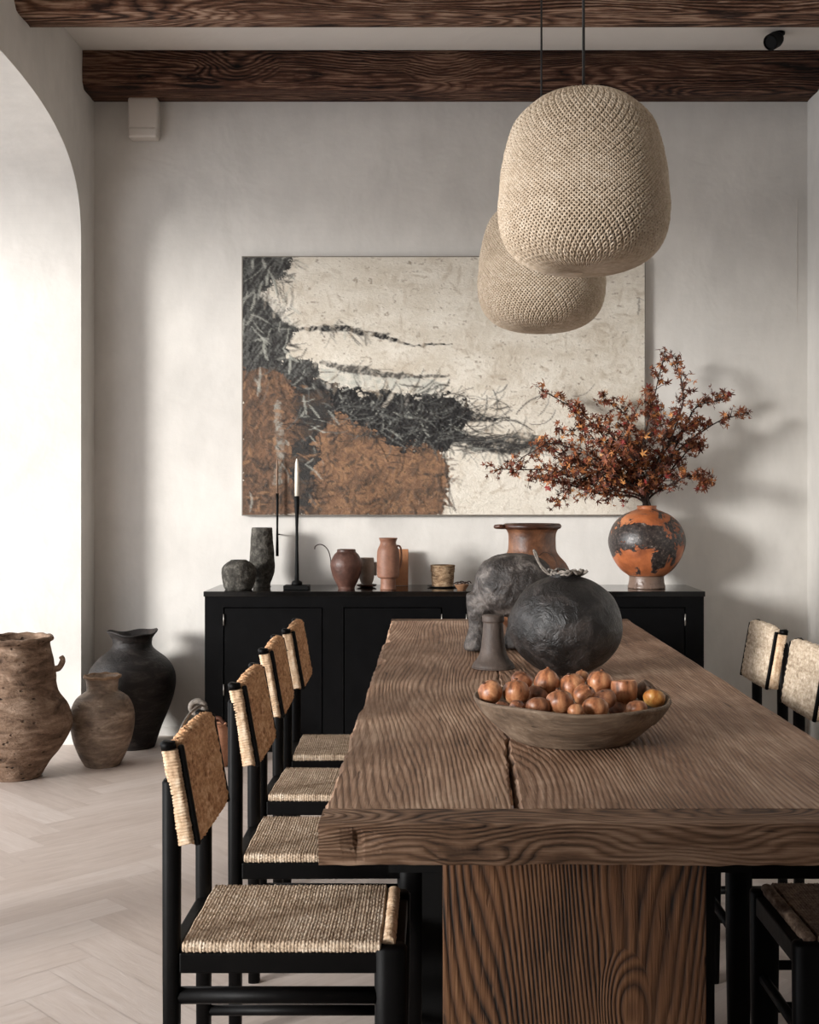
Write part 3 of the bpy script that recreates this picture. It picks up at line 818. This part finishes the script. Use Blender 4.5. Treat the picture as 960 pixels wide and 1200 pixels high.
for s_ in (1, -1):
    V, F = tube(spline([(s_*.185, 0, .52), (s_*.215, 0, .53), (s_*.232, 0, .565), (s_*.222, 0, .585)]), [.016]*8+[.014]*8+[.012]*8+[.008], 10)
    mobj('lug_handle', V, F, 'pot_brown', p)
wv = lambda a, r, z: (.006*math.sin(a*3+1)+.004*math.sin(a*7)) if z > .4 else 0
p = pot('storage_jar', [(.084, 0), (.09, .008), (.118, .06), (.145, .13), (.158, .21), (.155, .28), (.132, .335), (.096, .365), (.078, .378), (.077, .40), (.08, .43), (.09, .448)],
        (-1.685, 6.05, 0), 'pot_mid', 'smaller smooth brown clay jar between the big jar and the black one', amp=.003, freq=6, seed=5, wall=.014, group='clay jars on the floor')
V, F = tube([(.087*math.cos(a*2*PI/48), .087*math.sin(a*2*PI/48), .449+.002*math.sin(a*1.1)) for a in range(49)], .008, 10); part_label(mobj('rim', V, F, 'pot_rim', p), 'chipped tan rim')
wv = lambda a, r, z: (.009*math.sin(a*2+.6)+.004*math.sin(a*5)) if z > .58 else 0
pot('storage_jar', [(.118, 0), (.124, .01), (.15, .09), (.19, .19), (.222, .28), (.233, .36), (.222, .42), (.185, .475), (.13, .52), (.108, .545), (.105, .575), (.118, .60), (.136, .622)],
        (-1.648, 6.5, 0), 'pot_dark', 'black clay jar with a wavy flared rim standing farthest back by the wall', amp=.003, freq=6, seed=8, wall=.014, wob=wv, group='clay jars on the floor')
p = pot('small_jar', [(.05, 0), (.056, .01), (.064, .06), (.068, .12), (.064, .165), (.052, .19), (.046, .20), (.05, .212)],
        (-1.10, 6.03, 0), 'terra_floor', 'small pale terracotta jar on the floor between the two front left chairs', amp=.001, wall=.008)
V, F = tube(spline([(-.03, 0, .205), (-.02, 0, .235), (.01, .0, .24), (.035, 0, .215)]), .011, 10); part_label(mobj('handle', V, F, 'glaze_dark', p), 'dark handle on top')

# ------------------------------------------------------------------ things on the table
# bowl
BX, BY = .337, 2.95
def bowl():
    outer = smoothprof([(.14, 0), (.152, .004), (.19, .035), (.225, .07), (.243, .098)], 6)
    inner = smoothprof([(.234, .099), (.213, .07), (.178, .038), (.12, .020), (.05, .016)], 6)
    V, F = lathe([(.0005, .003)]+outer+[(.241, .1035), (.237, .1035)]+inner+[(.0008, .016)], 112, .003, 7, 3, 1,
                 lambda a, r, z: (.0035*math.sin(a*2+.4)+.002*math.sin(a*5)) if z > .05 else 0)
    r = empty('fruit_bowl', (BX, BY, TT+.0015)); mobj('bowl_body', V, F, 'bowlwood', r)
    tag(r, 'wide shallow wooden bowl filled with brown fruit on the table', 'bowl')
bowl()
# fruit: px, py in the photo give the real spot at the stated depth
def fruit_mesh(kind, seed):
    V, F = [], []
    prof = {'round': [(.001, -.92), (.35, -.88), (.75, -.62), (.98, -.15), (.97, .3), (.74, .68), (.4, .86), (.16, .93), (.1, 1.0), (.06, 1.06), (.001, 1.06)],
            'squat': [(.001, -.78), (.45, -.75), (.85, -.5), (1.02, -.05), (.92, .35), (.6, .62), (.25, .7), (.12, .76), (.001, .76)],
            'cup': [(.001, -.9), (.4, -.86), (.82, -.5), (.95, 0), (.95, .5), (.9, .8), (.82, .83), (.6, .76), (.2, .74), (.001, .74)],
            'tall': [(.001, -1.0), (.35, -.95), (.72, -.66), (.92, -.1), (.88, .35), (.6, .8), (.3, 1.0), (.15, 1.1), (.08, 1.2), (.001, 1.2)]}[kind]
    pr = smoothprof(prof, 4)
    return lathe(pr, 28, .07, 1.6, seed)
FM = {}
for k in ('round', 'squat', 'cup', 'tall'):
    V, F = fruit_mesh(k, len(k)*3.3); FM[k] = (V, F)
fruits = [
 (575,811,2.93,.030,'round','fruit',(20,-35,0),'leftmost brown fruit in the bowl, with a dark hole on top'),
 (605,812,2.94,.033,'round','fruit',(-15,10,30),'large glossy brown fruit next to the leftmost one in the bowl'),
 (612,797,3.06,.028,'squat','fruit_dark',(10,20,0),'brown fruit half hidden at the back left of the bowl'),
 (630,814,2.99,.027,'squat','fruit_dark',(25,10,60),'dark brown fruit tucked right of the large glossy one'),
 (641,801,3.03,.035,'tall','fruit',(-12,6,0),'tallest brown fruit rising at the back left centre of the bowl'),
 (631,829,2.82,.030,'squat','fruit_dark',(-30,5,0),'flat dark brown fruit at the front rim, left of centre'),
 (656,824,2.83,.0325,'round','fruit',(-20,8,40),'round orange brown fruit at the front centre of the bowl'),
 (606,829,2.83,.018,'round','fruit_dark',(40,0,20),'small dark fruit low at the front left of the bowl'),
 (589,829,2.86,.018,'squat','fruit_dark',(10,10,20),'smallest dark fruit near the left front rim of the bowl'),
 (671,804,3.02,.033,'round','fruit',(10,-20,10),'brown fruit at the back centre, right of the tallest one'),
 (682,793,3.12,.018,'round','fruit',(-10,0,0),'tiny brown fruit peeping out at the very back of the bowl'),
 (685,815,2.93,.028,'round','fruit',(35,30,0),'pointed brown fruit in the middle of the pile'),
 (703,801,3.02,.034,'round','fruit',(-16,12,0),'large brown fruit with ragged top at the back right'),
 (675,834,2.76,.019,'round','fruit',(-30,0,0),'small orange fruit touching the front rim at centre'),
 (698,829,2.80,.031,'squat','fruit',(-20,10,0),'wide brown fruit low at the front, right of centre'),
 (709,819,2.90,.028,'squat','fruit_dark',(15,-20,0),'reddish brown fruit behind the wide front one'),
 (732,811,2.97,.034,'cup','fruit',(-6,0,20),'brown fruit with flat cut top standing at the right'),
 (746,830,2.85,.025,'squat','fruit',(-10,0,50),'oblong brown fruit lying low by the right front rim'),
 (767,818,2.93,.027,'squat','fruit_yellow',(-25,20,0),'yellow brown half peeled fruit at the right end of the bowl'),
 (756,811,3.0,.026,'cup','husk',(15,40,0),'greyish husk leaning behind the half peeled fruit'),
]
def place_fruit(x, y, z, r, kind, mat, rot, label):
    V, F = FM[kind]
    t = empty('fruit', (x, y, z-r*.75)); t.rotation_euler = (0, 0, 0)
    o = mobj('flesh', [v*r for v in V], F, mat, t, (0, 0, r*.75)); o.rotation_euler = tuple(math.radians(a) for a in rot)
    top = {'round': 1.04, 'squat': .74, 'cup': .72, 'tall': 1.18}[kind]
    v, f = lathe([(.0005, 0), (.13, 0), (.15, .03), (.12, .07), (.0005, .05)], 10, .03, 3, 1)
    mobj('stem_end', [p*r for p in v], f, 'fruit_end', o, (0, 0, top*r*.98))
    tag(t, label, 'fruit', 'brown fruit in the wooden bowl')
for (px, py, d, r, kind, mat, rot, lab) in fruits:
    place_fruit((px-510)*d/1400, d, CAM_H-(py-583)*d/1400, r, kind, mat, rot, lab)
for i, (dx, dy) in enumerate(((-.12, .0), (-.06, -.07), (-.04, .07), (.03, .0), (.06, -.075), (.06, .08), (.12, .01), (-.1, .07), (.14, -.07), (.135, .07), (-.005, .13))):
    place_fruit(BX+dx, BY+dy, TT+.020+.026+(.02 if math.hypot(dx, dy) > .12 else 0), .026, 'round', 'fruit_dark', (i*40, i*25, 0), 'dark brown fruit at the bottom of the bowl, buried beneath the others')

# round black vase
SX, SY = .437, 4.0
def sphere_vase():
    r = empty('round_vase', (SX, SY, TT))
    R, RZ = .190, .168
    pr = [(.0005, .002)]
    for k in range(3, 58):
        a = -PI/2+PI*k/60; q = math.cos(a)
        if math.sin(a) > .955: break
        pr.append((R*q, RZ+RZ*math.sin(a)+ .0))
    pr = [(a, max(0.002, b)) for a, b in pr]
    pr += [(.052, .330), (.052, .340), (.045, .341), (.042, .325), (.0006, .31)]
    V, F = lathe(pr, 112, .007, 7, 9); mobj('body', V, F, 'sphere', r)
    rnd = random.Random(3); parts = []
    for k in range(9):
        a0 = rnd.random()*6.28; rr = .045+rnd.random()*.012
        pts = []
        for s in range(9):
            a = a0+s*.28; pts.append(((rr+rnd.uniform(-.008, .008))*math.cos(a), (rr+rnd.uniform(-.008, .008))*math.sin(a), .337+rnd.uniform(0, .016)))
        parts.append(tube(spline(pts, 4), .0032+rnd.random()*.002, 6))
    parts.append(tube(spline([(-.045, -.02, .335), (-.075, -.02, .352), (-.098, -.02, .39), (-.108, -.02, .418), (-.1, -.02, .41), (-.088, -.02, .375), (-.06, -.02, .345)], 6), .0042, 6))
    parts.append(tube(spline([(.035, -.02, .335), (.05, -.02, .338), (.062, -.025, .345), (.07, -.025, .352)], 5), .006, 6))
    part_label(mobj('twisted_fibres', *join(*parts), 'twine', r), 'grey dry twisted fibres round the mouth')
    part_label(mobj('fine_loop', *tube(spline([(-.09, 0, .40), (-.07, 0, .412), (-.045, 0, .40), (-.03, 0, .375), (-.028, 0, .34)], 6), .0013, 6), 'stem', r), 'thin dark wire loop')
    tag(r, 'round pitted black clay vase with dry fibres round its mouth, behind the bowl', 'vase')
sphere_vase()

# flared stand
V, F = lathe(smoothprof([(.0005, 0), (.070, 0), (.073, .008), (.069, .018), (.056, .034), (.045, .06), (.039, .10), (.035, .15), (.0345, .158)], 5)+[(.0345, .160), (.0375, .161), (.0385, .165), (.0385, .181), (.036, .185), (.0005, .185)], 56, .0012, 9, 4)
r = empty('flared_stand', (.203, 4.17, TT)); mobj('flared_body', V, F, 'stand', r)
tag(r, 'small grey brown flared clay stand on the table, left of the round black vase', 'stand')

# arched grey vessel on stout legs
def hump():
    ell = lambda cx, cy, cz, rx, ry, rz: ([(cx+rx*math.cos(a)*math.cos(b), cy+ry*math.sin(a)*math.cos(b), cz+rz*math.sin(b)) for b in [(-PI/2+.02)+(PI-.04)*j/20 for j in range(21)] for a in [2*PI*i/32 for i in range(32)]],
        [(j*32+i, j*32+(i+1) % 32, (j+1)*32+(i+1) % 32, (j+1)*32+i) for j in range(20) for i in range(32)]+[tuple(range(32))[::-1], tuple(640+i for i in range(32))])
    def shift(vf, dx, dy): return [(p[0]+dx, p[1]+dy, p[2]) for p in vf[0]], vf[1]
    leg = lathe(smoothprof([(.052, 0), (.056, .01), (.054, .03), (.042, .07), (.038, .10), (.045, .16), (.05, .22)], 5), 32)
    def sup(v, rx, ry, rz, cx, cz, e=2.5):
        out = []
        for p in v:
            q = Vector(((p[0]-cx)/rx, p[1]/ry, (p[2]-cz)/rz)); m = (abs(q.x)**e+abs(q.y)**e+abs(q.z)**e)**(1/e); q /= max(m, 1e-6)
            out.append((cx+q.x*rx, q.y*ry, cz+q.z*rz))
        return out
    bv, bf = ell(.006, 0, .25, .153, .135, .122); bv = sup(bv, .153, .135, .122, .006, .25)
    v, f = join((bv, bf), ell(-.112, .0, .2, .048, .06, .10), shift(leg, -.134, .0), shift(leg, .02, .06), shift(leg, .115, .03))
    r = empty('arched_vessel', (.302, 4.62, TT+.006))
    o = mobj('arched_body', v, f, 'hump', r)
    m = o.modifiers.new('union', 'REMESH'); m.mode = 'VOXEL'; m.voxel_size = .006; m.use_smooth_shade = True
    m = o.modifiers.new('soft', 'SMOOTH'); m.iterations = 6; m.factor = .6
    tx = bpy.data.textures.new('clay_lumps', 'CLOUDS'); tx.noise_scale = .04
    m = o.modifiers.new('lumps', 'DISPLACE'); m.texture = tx; m.strength = .011; m.mid_level = .5
    tag(r, 'dark grey cracked clay vessel with domed back on stout legs behind the flared stand', 'vessel')
hump()

# glazed brown jar
p = pot('glazed_jar', [(.10, 0), (.11, .01), (.15, .06), (.182, .13), (.187, .18), (.178, .24), (.155, .295), (.122, .335), (.108, .36), (.105, .40), (.106, .43), (.112, .448), (.124, .462)],
        (.432, 5.32, TT), 'glaze', 'tall brown glazed jar with wide rim at the far end of the table', 'jar', amp=.002, freq=5, seed=4, wall=.016)
V, F = tube([(.118*math.cos(a*2*PI/56), .118*math.sin(a*2*PI/56), .467) for a in range(57)], .0125, 10); part_label(mobj('rim', V, F, 'glaze_dark', p), 'thick dark brown rim')
V, F = tube(spline([(-.11, -.02, .464), (-.14, -.045, .468), (-.162, -.03, .466), (-.160, .0, .464), (-.14, .02, .462), (-.11, .01, .462)]), .009, 10); part_label(mobj('lug_handle', V, F, 'glaze_dark', p), 'dark lug handle on the left')

# ------------------------------------------------------------------ things on the sideboard
Z0 = .86
def S6(px, d): return (px-510)*d/1400
p = pot('stone_pot', [(.070, 0), (.078, .012), (.088, .05), (.094, .085), (.088, .115), (.07, .14), (.052, .152), (.045, .156)], (S6(280, 6.42), 6.42, Z0), 'ash',
    'squat dark grey rough pot at the left end of the sideboard', 'pot', amp=.004, freq=20, wall=.01, depth=.25)
p = pot('cylinder_vase', [(.052, 0), (.048, .006), (.05, .02), (.066, .07), (.071, .12), (.067, .18), (.063, .25), (.059, .305), (.056, .325)], (S6(307, 6.63), 6.63, Z0), 'ash',
    'tall dark grey rough vase behind the squat grey pot on the sideboard', 'vase', amp=.003, freq=22, wall=.008, depth=.5)

t = tag(empty('candlestick', (S6(348, 6.45), 6.45, Z0)), 'black iron candlestick standing on the sideboard in front of the painting', 'candlestick')
boxo('foot', (-.068, .068, -.05, .05, 0, .022), 'iron', t, .003)
V, F = lathe([(.0005, .022), (.030, .022), (.028, .04), (.012, .048), (.011, .10), (.008, .22), (.0075, .33), (.010, .40), (.013, .44), (.0135, .50), (.011, .502), (.0005, .502)], 20)
mobj('stem', V, F, 'iron', t, smooth=True)
V, F = lathe([(.0005, 0), (.0115, 0), (.011, .12), (.009, .175), (.004, .20), (.0005, .203)], 20); o = mobj('taper_candle', V, F, 'wax', None, (S6(348, 6.45), 6.45, Z0+.5025))
tag(o, 'cream taper candle in the standing black candlestick', 'candle', 'thin taper candles')
V, F = tube([(0, 0, .2), (0, 0, .215)], .0012, 6); mobj('wick', V, F, 'iron', o)

xw = S6(325, 6.72)
t = tag(empty('wall_candle_holder', (xw, 6.72, 1.025)), 'thin black rod candle holder on the wall, left of the candlestick', 'candle holder')
V, F = lathe([(.0005, 0), (.008, 0), (.0085, .03), (.006, .16), (.0075, .3), (.009, .352), (.0005, .353)], 14, .002, 30, 1); mobj('rod', V, F, 'iron', t)
V, F = tube([(0, .004, .12), (0, .079, .12)], .004, 8); mobj('wall_bracket', V, F, 'iron', t)
V, F = lathe([(.0005, 0), (.0065, 0), (.006, .14), (.004, .185), (.0005, .192)], 16); o = mobj('taper_candle', V, F, 'husk', None, (xw, 6.72, 1.379))
tag(o, 'very thin taper candle in the black rod on the wall', 'candle', 'thin taper candles')
V, F = tube([(0, 0, .19), (0, 0, .202)], .001, 6); mobj('wick', V, F, 'iron', o)

p = pot('round_jug', [(.044, 0), (.046, .008), (.048, .016), (.07, .06), (.085, .115), (.083, .15), (.066, .185), (.052, .20), (.050, .212)], (S6(406, 6.47), 6.47, Z0), 'redclay',
    'round reddish brown clay pot with a thin curved spout on the sideboard', 'pot', amp=.001, wall=.007)
V, F = tube(spline([(-.084, 0, .12), (-.086, 0, .165), (-.10, 0, .21), (-.125, 0, .236), (-.15, 0, .24), (-.168, 0, .23), (-.172, 0, .215)]), .0028, 8)
part_label(mobj('curved_spout', V, F, 'stem', p), 'thin dark curved spout on the left')

xq = S6(430, 6.62)
V, F = lathe(vessel([(.02, 0), (.035, .001), (.052, .006), (.056, .014)], .004, .5, 4), 40); o = mobj('saucer', V, F, 'glaze_dark', None, (xq, 6.6, Z0))
tag(o, 'small dark saucer under the pale cup on the sideboard', 'saucer')
p = pot('pale_cup', [(.024, 0), (.028, .006), (.04, .04), (.044, .09), (.042, .13), (.04, .152)], (xq, 6.6, Z0+.0085), 'greige', 'pale greige cup standing between the round red pot and the tall pitcher', 'cup', amp=.0008, wall=.005)
boxo('tab_handle', (.0415, .056, -.006, .006, .055, .13), 'greige', p, .004)

p = pot('tall_pitcher', [(.042, 0), (.044, .006), (.041, .02), (.041, .055), (.045, .06), (.058, .068), (.0605, .10), (.061, .16), (.058, .21), (.046, .238), (.043, .255), (.050, .275)], (S6(455, 6.44), 6.44, Z0), 'terra',
    'tall smooth terracotta pitcher on the sideboard', 'pitcher', amp=.0004, wall=.006)
V, F = tube(spline([(.046, 0, .235), (.064, 0, .23), (.071, 0, .20), (.070, 0, .15), (.062, 0, .115)]), .005, 8); mobj('handle', V, F, 'terra', p)
o = boxo('terracotta_tile', (-.06, .06, -.007, .007, 0, .205), 'terra_orange', None, .002, (S6(466, 6.70), 6.70, Z0+.001), (math.radians(-8), 0, 0))
tag(o, 'orange terracotta tile leaning on the wall behind the pitcher', 'tile')

V, F = lathe(vessel([(.03, 0), (.07, .002), (.088, .007)], .003, .5, 4), 40); o = mobj('plate', V, F, 'pot_dark', None, (S6(519, 6.6), 6.6, Z0))
tag(o, 'thin dark plate under the bark cup on the sideboard', 'plate')
p = pot('bark_cup', [(.058, 0), (.06, .004), (.061, .04), (.063, .044), (.063, .075), (.066, .08), (.065, .112)], (S6(519, 6.6), 6.6, Z0+.0055), 'bark', 'pale bark textured cup standing on the thin dark plate', 'cup', amp=.002, freq=25, wall=.006)
V, F = tube([(.064*math.cos(a*2*PI/40), .064*math.sin(a*2*PI/40), .112) for a in range(41)], .005, 8); mobj('rim', V, F, 'bark', p)
p = pot('small_dish', [(.022, 0), (.024, .004), (.036, .024), (.038, .03)], (S6(541, 6.38), 6.38, Z0), 'brownwood', 'tiny brown dish beside the bark cup, partly behind the grey vessel', 'dish', amp=.001, wall=.005)
parts = [tube(spline([(-.045+.02*k, -.01+.006*k, .034), (-.02+.02*k, .0, .043+.004*(k % 2)), (.01+.014*k, .01, .036)], 5), .0035, 6) for k in range(4)]
part_label(mobj('dry_twigs', *join(*parts), 'stem', p), 'dry dark twigs lying across the dish')

# orange vase and maple branches
VX, VY = S6(758, 6.53), 6.53
V, F = lathe(vessel([(.098, 0), (.102, .006), (.096, .03), (.094, .06), (.10, .07), (.145, .105), (.185, .165), (.208, .235), (.206, .29), (.18, .35), (.135, .395), (.088, .418), (.06, .428), (.052, .436), (.054, .448)], .008, .35, 8), 112, .003, 6, 2)
r = empty('orange_vase', (VX, VY, Z0)); mobj('body', V, F, 'vase', r)
tag(r, 'round orange clay vase with black blotches holding maple branches on the sideboard', 'vase')

def branches():
    rnd = random.Random(11)
    root = tag(empty('maple_branches', (VX, VY, Z0+.05)), 'spreading autumn maple branches with red and brown leaves in the orange vase', 'branches')
    O = Vector((VX, VY, Z0+.05))
    def W(px, py, dd): d = 6.5+dd; return Vector(((px-510)*d/1400, d, CAM_H-(py-583)*d/1400))
    specs = [([(700, 570), (640, 552), (582, 550)], -.12), ([(712, 548), (650, 520), (600, 545)], .02), ([(722, 535), (690, 492), (636, 458)], .08),
             ([(700, 578), (660, 566), (622, 560)], -.2), ([(725, 530), (705, 500), (660, 505)], -.02), ([(738, 530), (735, 490), (708, 468)], .1),
             ([(752, 530), (765, 470), (778, 420)], .05), ([(775, 540), (800, 470), (792, 422)], -.05), ([(785, 540), (830, 500), (874, 484)], .04),
             ([(780, 550), (815, 480), (852, 466)], .1), ([(790, 565), (815, 558), (830, 566)], -.1), ([(780, 560), (805, 530), (822, 520)], .1),
             ([(750, 560), (735, 520), (745, 480)], -.15), ([(742, 570), (712, 556), (690, 580)], -.25), ([(770, 545), (780, 500), (758, 470)], -.1),
             ([(712, 562), (672, 540), (634, 522)], .12), ([(745, 550), (760, 510), (790, 490)], -.2), ([(730, 562), (690, 530), (662, 545)], -.22),
             ([(735, 548), (700, 520), (672, 482)], .0), ([(715, 560), (680, 562), (655, 590)], -.1), ([(720, 556), (680, 545), (640, 560)], -.3), ([(735, 565), (720, 560), (712, 585)], -.1), ([(745, 545), (730, 525), (715, 540)], -.3), ([(765, 552), (790, 515), (812, 495)], -.02)]
    # leaf template: five pointed lobes
    lob = []
    for a, L in ((-115, .5), (-55, .8), (0, 1.0), (55, .8), (115, .5)):
        lob += [(math.radians(a-27 if a > -100 else a-40), .22), (math.radians(a-12), L*.6), (math.radians(a), L), (math.radians(a+12), L*.6)]
    lob += [(math.radians(150), .2)]
    for pts, dd in specs:
        path = [Vector((VX+rnd.uniform(-.02, .02), VY+rnd.uniform(-.02, .02), Z0+.1)), Vector((VX+rnd.uniform(-.02, .02), VY+rnd.uniform(-.02, .02), Z0+.455))]
        for i, (px, py) in enumerate(pts): path.append(W(px, py, dd*(i+1)/3))
        sp = spline(path, 8); n = len(sp)
        sp = [q+Vector((noise.noise(q*9), noise.noise(q*9+Vector((5, 5, 5))), noise.noise(q*9+Vector((9, 2, 1)))))*.012*(0 if i < 9 else 1) for i, q in enumerate(sp)]
        parts = [tube([q-O for q in sp], [.0062*(1-.8*i/n)+.001 for i in range(n)], 6)]
        tips = []
        for i in range(11, n):
            f = (i-11)/max(1, n-12)
            q = sp[i]; tdir = (sp[min(i+1, n-1)]-sp[i-1]).normalized()
            for s in range(2 if f > .12 else 1):
                side = Vector((rnd.uniform(-1, 1), rnd.uniform(-1, 1), rnd.uniform(-.7, 1))).normalized()
                L = rnd.uniform(.04, .115)*(1.15-.5*f)
                e = q+(tdir*.6+side).normalized()*L; m = q.lerp(e, .5)+Vector((0, 0, .008))
                parts.append(tube([q-O, m-O, e-O], [.0022, .0016, .001], 4, False))
                tips += [m, e, e.lerp(m, .5)]
        tips += [sp[-1]]*2+[sp[-3]]
        ob = mobj('branch', *join(*parts), 'stem', root)
        LV, LF, LR = [], [], []
        for tp in tips:
            for _ in range(rnd.choice((1, 1, 2))):
                c = tp-O+Vector([rnd.uniform(-.014, .014) for _ in range(3)])
                sz = rnd.uniform(.016, .037)
                M3 = Matrix.Rotation(rnd.uniform(0, 2*PI), 3, 'Z') @ Matrix.Rotation(rnd.gauss(1.1, .5), 3, 'X') @ Matrix.Rotation(rnd.uniform(0, 2*PI), 3, 'Z')
                k = len(LV); LV.append(c); cup = rnd.uniform(-.25, .35)
                for (a, L) in lob:
                    LV.append(c+M3 @ Vector((sz*L*math.sin(a), sz*L*math.cos(a), sz*cup*L*L)))
                m = len(lob); rv = min(.95, max(0, rnd.gauss(.44, .25))) if rnd.random() > .06 else 1
                for j in range(m): LF.append((k, k+1+j, k+1+(j+1) % m)); LR.append(rv)
        lo = mobj('leaves', LV, LF, 'leaf', ob, smooth=False); setattr_f(lo, 'rnd', LR)
branches()

# ------------------------------------------------------------------ pendant lamps
def pendant():
    r = empty('pendant_lamp')
    k = 3.54/1400
    pr = [(1.5, 110), (12, 110.2), (25, 111), (45, 116), (62, 127), (80, 146), (89, 170), (95, 198), (98, 226), (99, 250), (96, 272), (88, 290), (74, 304), (56, 313), (36, 318), (14, 319.5), (1.5, 320)]
    pts = smoothprof([(a*k, (320-b)*k) for a, b in pr][::-1], 6)
    # resample by arc length
    L = [0]
    for a, b in zip(pts, pts[1:]): L.append(L[-1]+math.hypot(a[0]-b[0], a[1]-b[1]))
    def at(s):
        s = max(0, min(.99999, s))*L[-1]
        for i in range(len(L)-1):
            if L[i+1] >= s:
                t = (s-L[i])/max(1e-9, L[i+1]-L[i]); a, b = pts[i], pts[i+1]
                return a[0]+(b[0]-a[0])*t, b[1]*t+a[1]*(1-t)
    NC, ST, turn = 112, 150, .33*2*PI
    table_ = [at(i/ST) for i in range(ST+1)]
    V, F = [], []
    for dirn in (1, -1):
        for c in range(NC):
            a0 = 2*PI*c/NC
            P = []
            for i in range(ST+1):
                s = i/ST; rr, z = table_[i]
                # twist concentrated on the broad belly, straight near both ends
                tw = turn*(s-math.sin(2*PI*s)/(2*PI)*.96)
                a = a0+dirn*tw
                cross = (a-a0)*dirn*2*NC/(2*PI)
                off = .0022*math.sin(PI*cross+ (0 if dirn > 0 else PI) + c*PI)
                rr2 = rr+off
                P.append(Vector((rr2*math.cos(a), rr2*math.sin(a), z)))
            m = len(V); sg = 5
            for i, p in enumerate(P):
                t = (P[min(i+1, ST)]-P[max(i-1, 0)]).normalized(); nrm = Vector((p.x, p.y, (p.z-.26)*.8)).normalized()
                b = t.cross(nrm).normalized(); nrm = b.cross(t)
                w = min(.0034, .56*2*PI*table_[i][0]/NC*.5+.0006)
                for q in range(sg):
                    an = 2*PI*q/sg; V.append(p+b*math.cos(an)*w+nrm*math.sin(an)*w*.9)
            for i in range(ST):
                for q in range(sg):
                    x, y = m+i*sg+q, m+i*sg+(q+1) % sg; F.append((x, y, y+sg, x+sg))
    mobj('woven_shade', V, F, 'jute', r)
    V, F = lathe([(max(.002, a-.0075), b+(.006 if b < .25 else -.006)) for a, b in pts], 72)  # shell added so the net holes look shadowed
    part_label(mobj('hole_shadow_shell', V, F, 'hole_shadow', r), 'added dark shell for shadow in the net holes')
    V, F = lathe([(.0005, .522), (.022, .522), (.02, .545), (.008, .552), (.0005, .553)], 20); mobj('cord_grip', V, F, 'cord', r)
    return r
lp = pendant()
def cordto(root):
    zl = root.location.z; V, F = tube([(0, 0, .55), (0, 0, ZC-zl-.02)], .0042, 8); mobj('cord', V, F, 'cord', root)
    V, F = lathe([(.0005, ZC-zl-.03), (.045, ZC-zl-.03), (.05, ZC-zl-.024), (.05, ZC-zl), (.0005, ZC-zl)], 32); mobj('ceiling_rose', V, F, 'cord', root)
l2 = copy_tree(lp)
lp.location = (.44, 3.54, CAM_H+263*3.54/1400)
l2.location = (.422, 4.74, CAM_H+194*4.74/1400); l2.rotation_euler = (0, 0, 1.1)
tag(lp, 'large woven cord pendant lamp hanging in front, nearer and higher of the two', 'pendant lamp', 'woven pendant lamps over the table')
tag(l2, 'woven cord pendant lamp partly hidden behind the nearer one, farther and lower', 'pendant lamp', 'woven pendant lamps over the table')
cordto(lp); cordto(l2)

# ------------------------------------------------------------------ light
sun = bpy.data.lights.new('daylight', 'SUN'); sun.energy = 4.6; sun.angle = math.radians(13); sun.color = (1.0, .98, .95)
so = bpy.data.objects.new('daylight', sun); C.objects.link(so)
so.rotation_euler = Vector((.80, .60, -.15)).to_track_quat('-Z', 'Y').to_euler(); so.location = (-6, -2, 4)
w = bpy.data.worlds.new('sky'); S.world = w; w.use_nodes = True
bg = w.node_tree.nodes['Background']; bg.inputs[0].default_value = (.92, .95, 1.0, 1); bg.inputs[1].default_value = 3.0

# ------------------------------------------------------------------ camera
cam = bpy.data.cameras.new('camera'); co = bpy.data.objects.new('camera', cam); C.objects.link(co)
co.location = (0, 0, CAM_H); co.rotation_euler = (PI/2, 0, 0)
cam.sensor_fit = 'AUTO'; cam.sensor_width = 36; cam.lens = 36*1400/1200
cam.shift_x = -.025; cam.shift_y = -.0142; cam.clip_start = .05
S.camera = co
S.view_settings.view_transform = 'Standard'; S.view_settings.look = 'None'
S.view_settings.exposure = 0.07; S.view_settings.gamma = 1; S.view_settings.use_curve_mapping = False
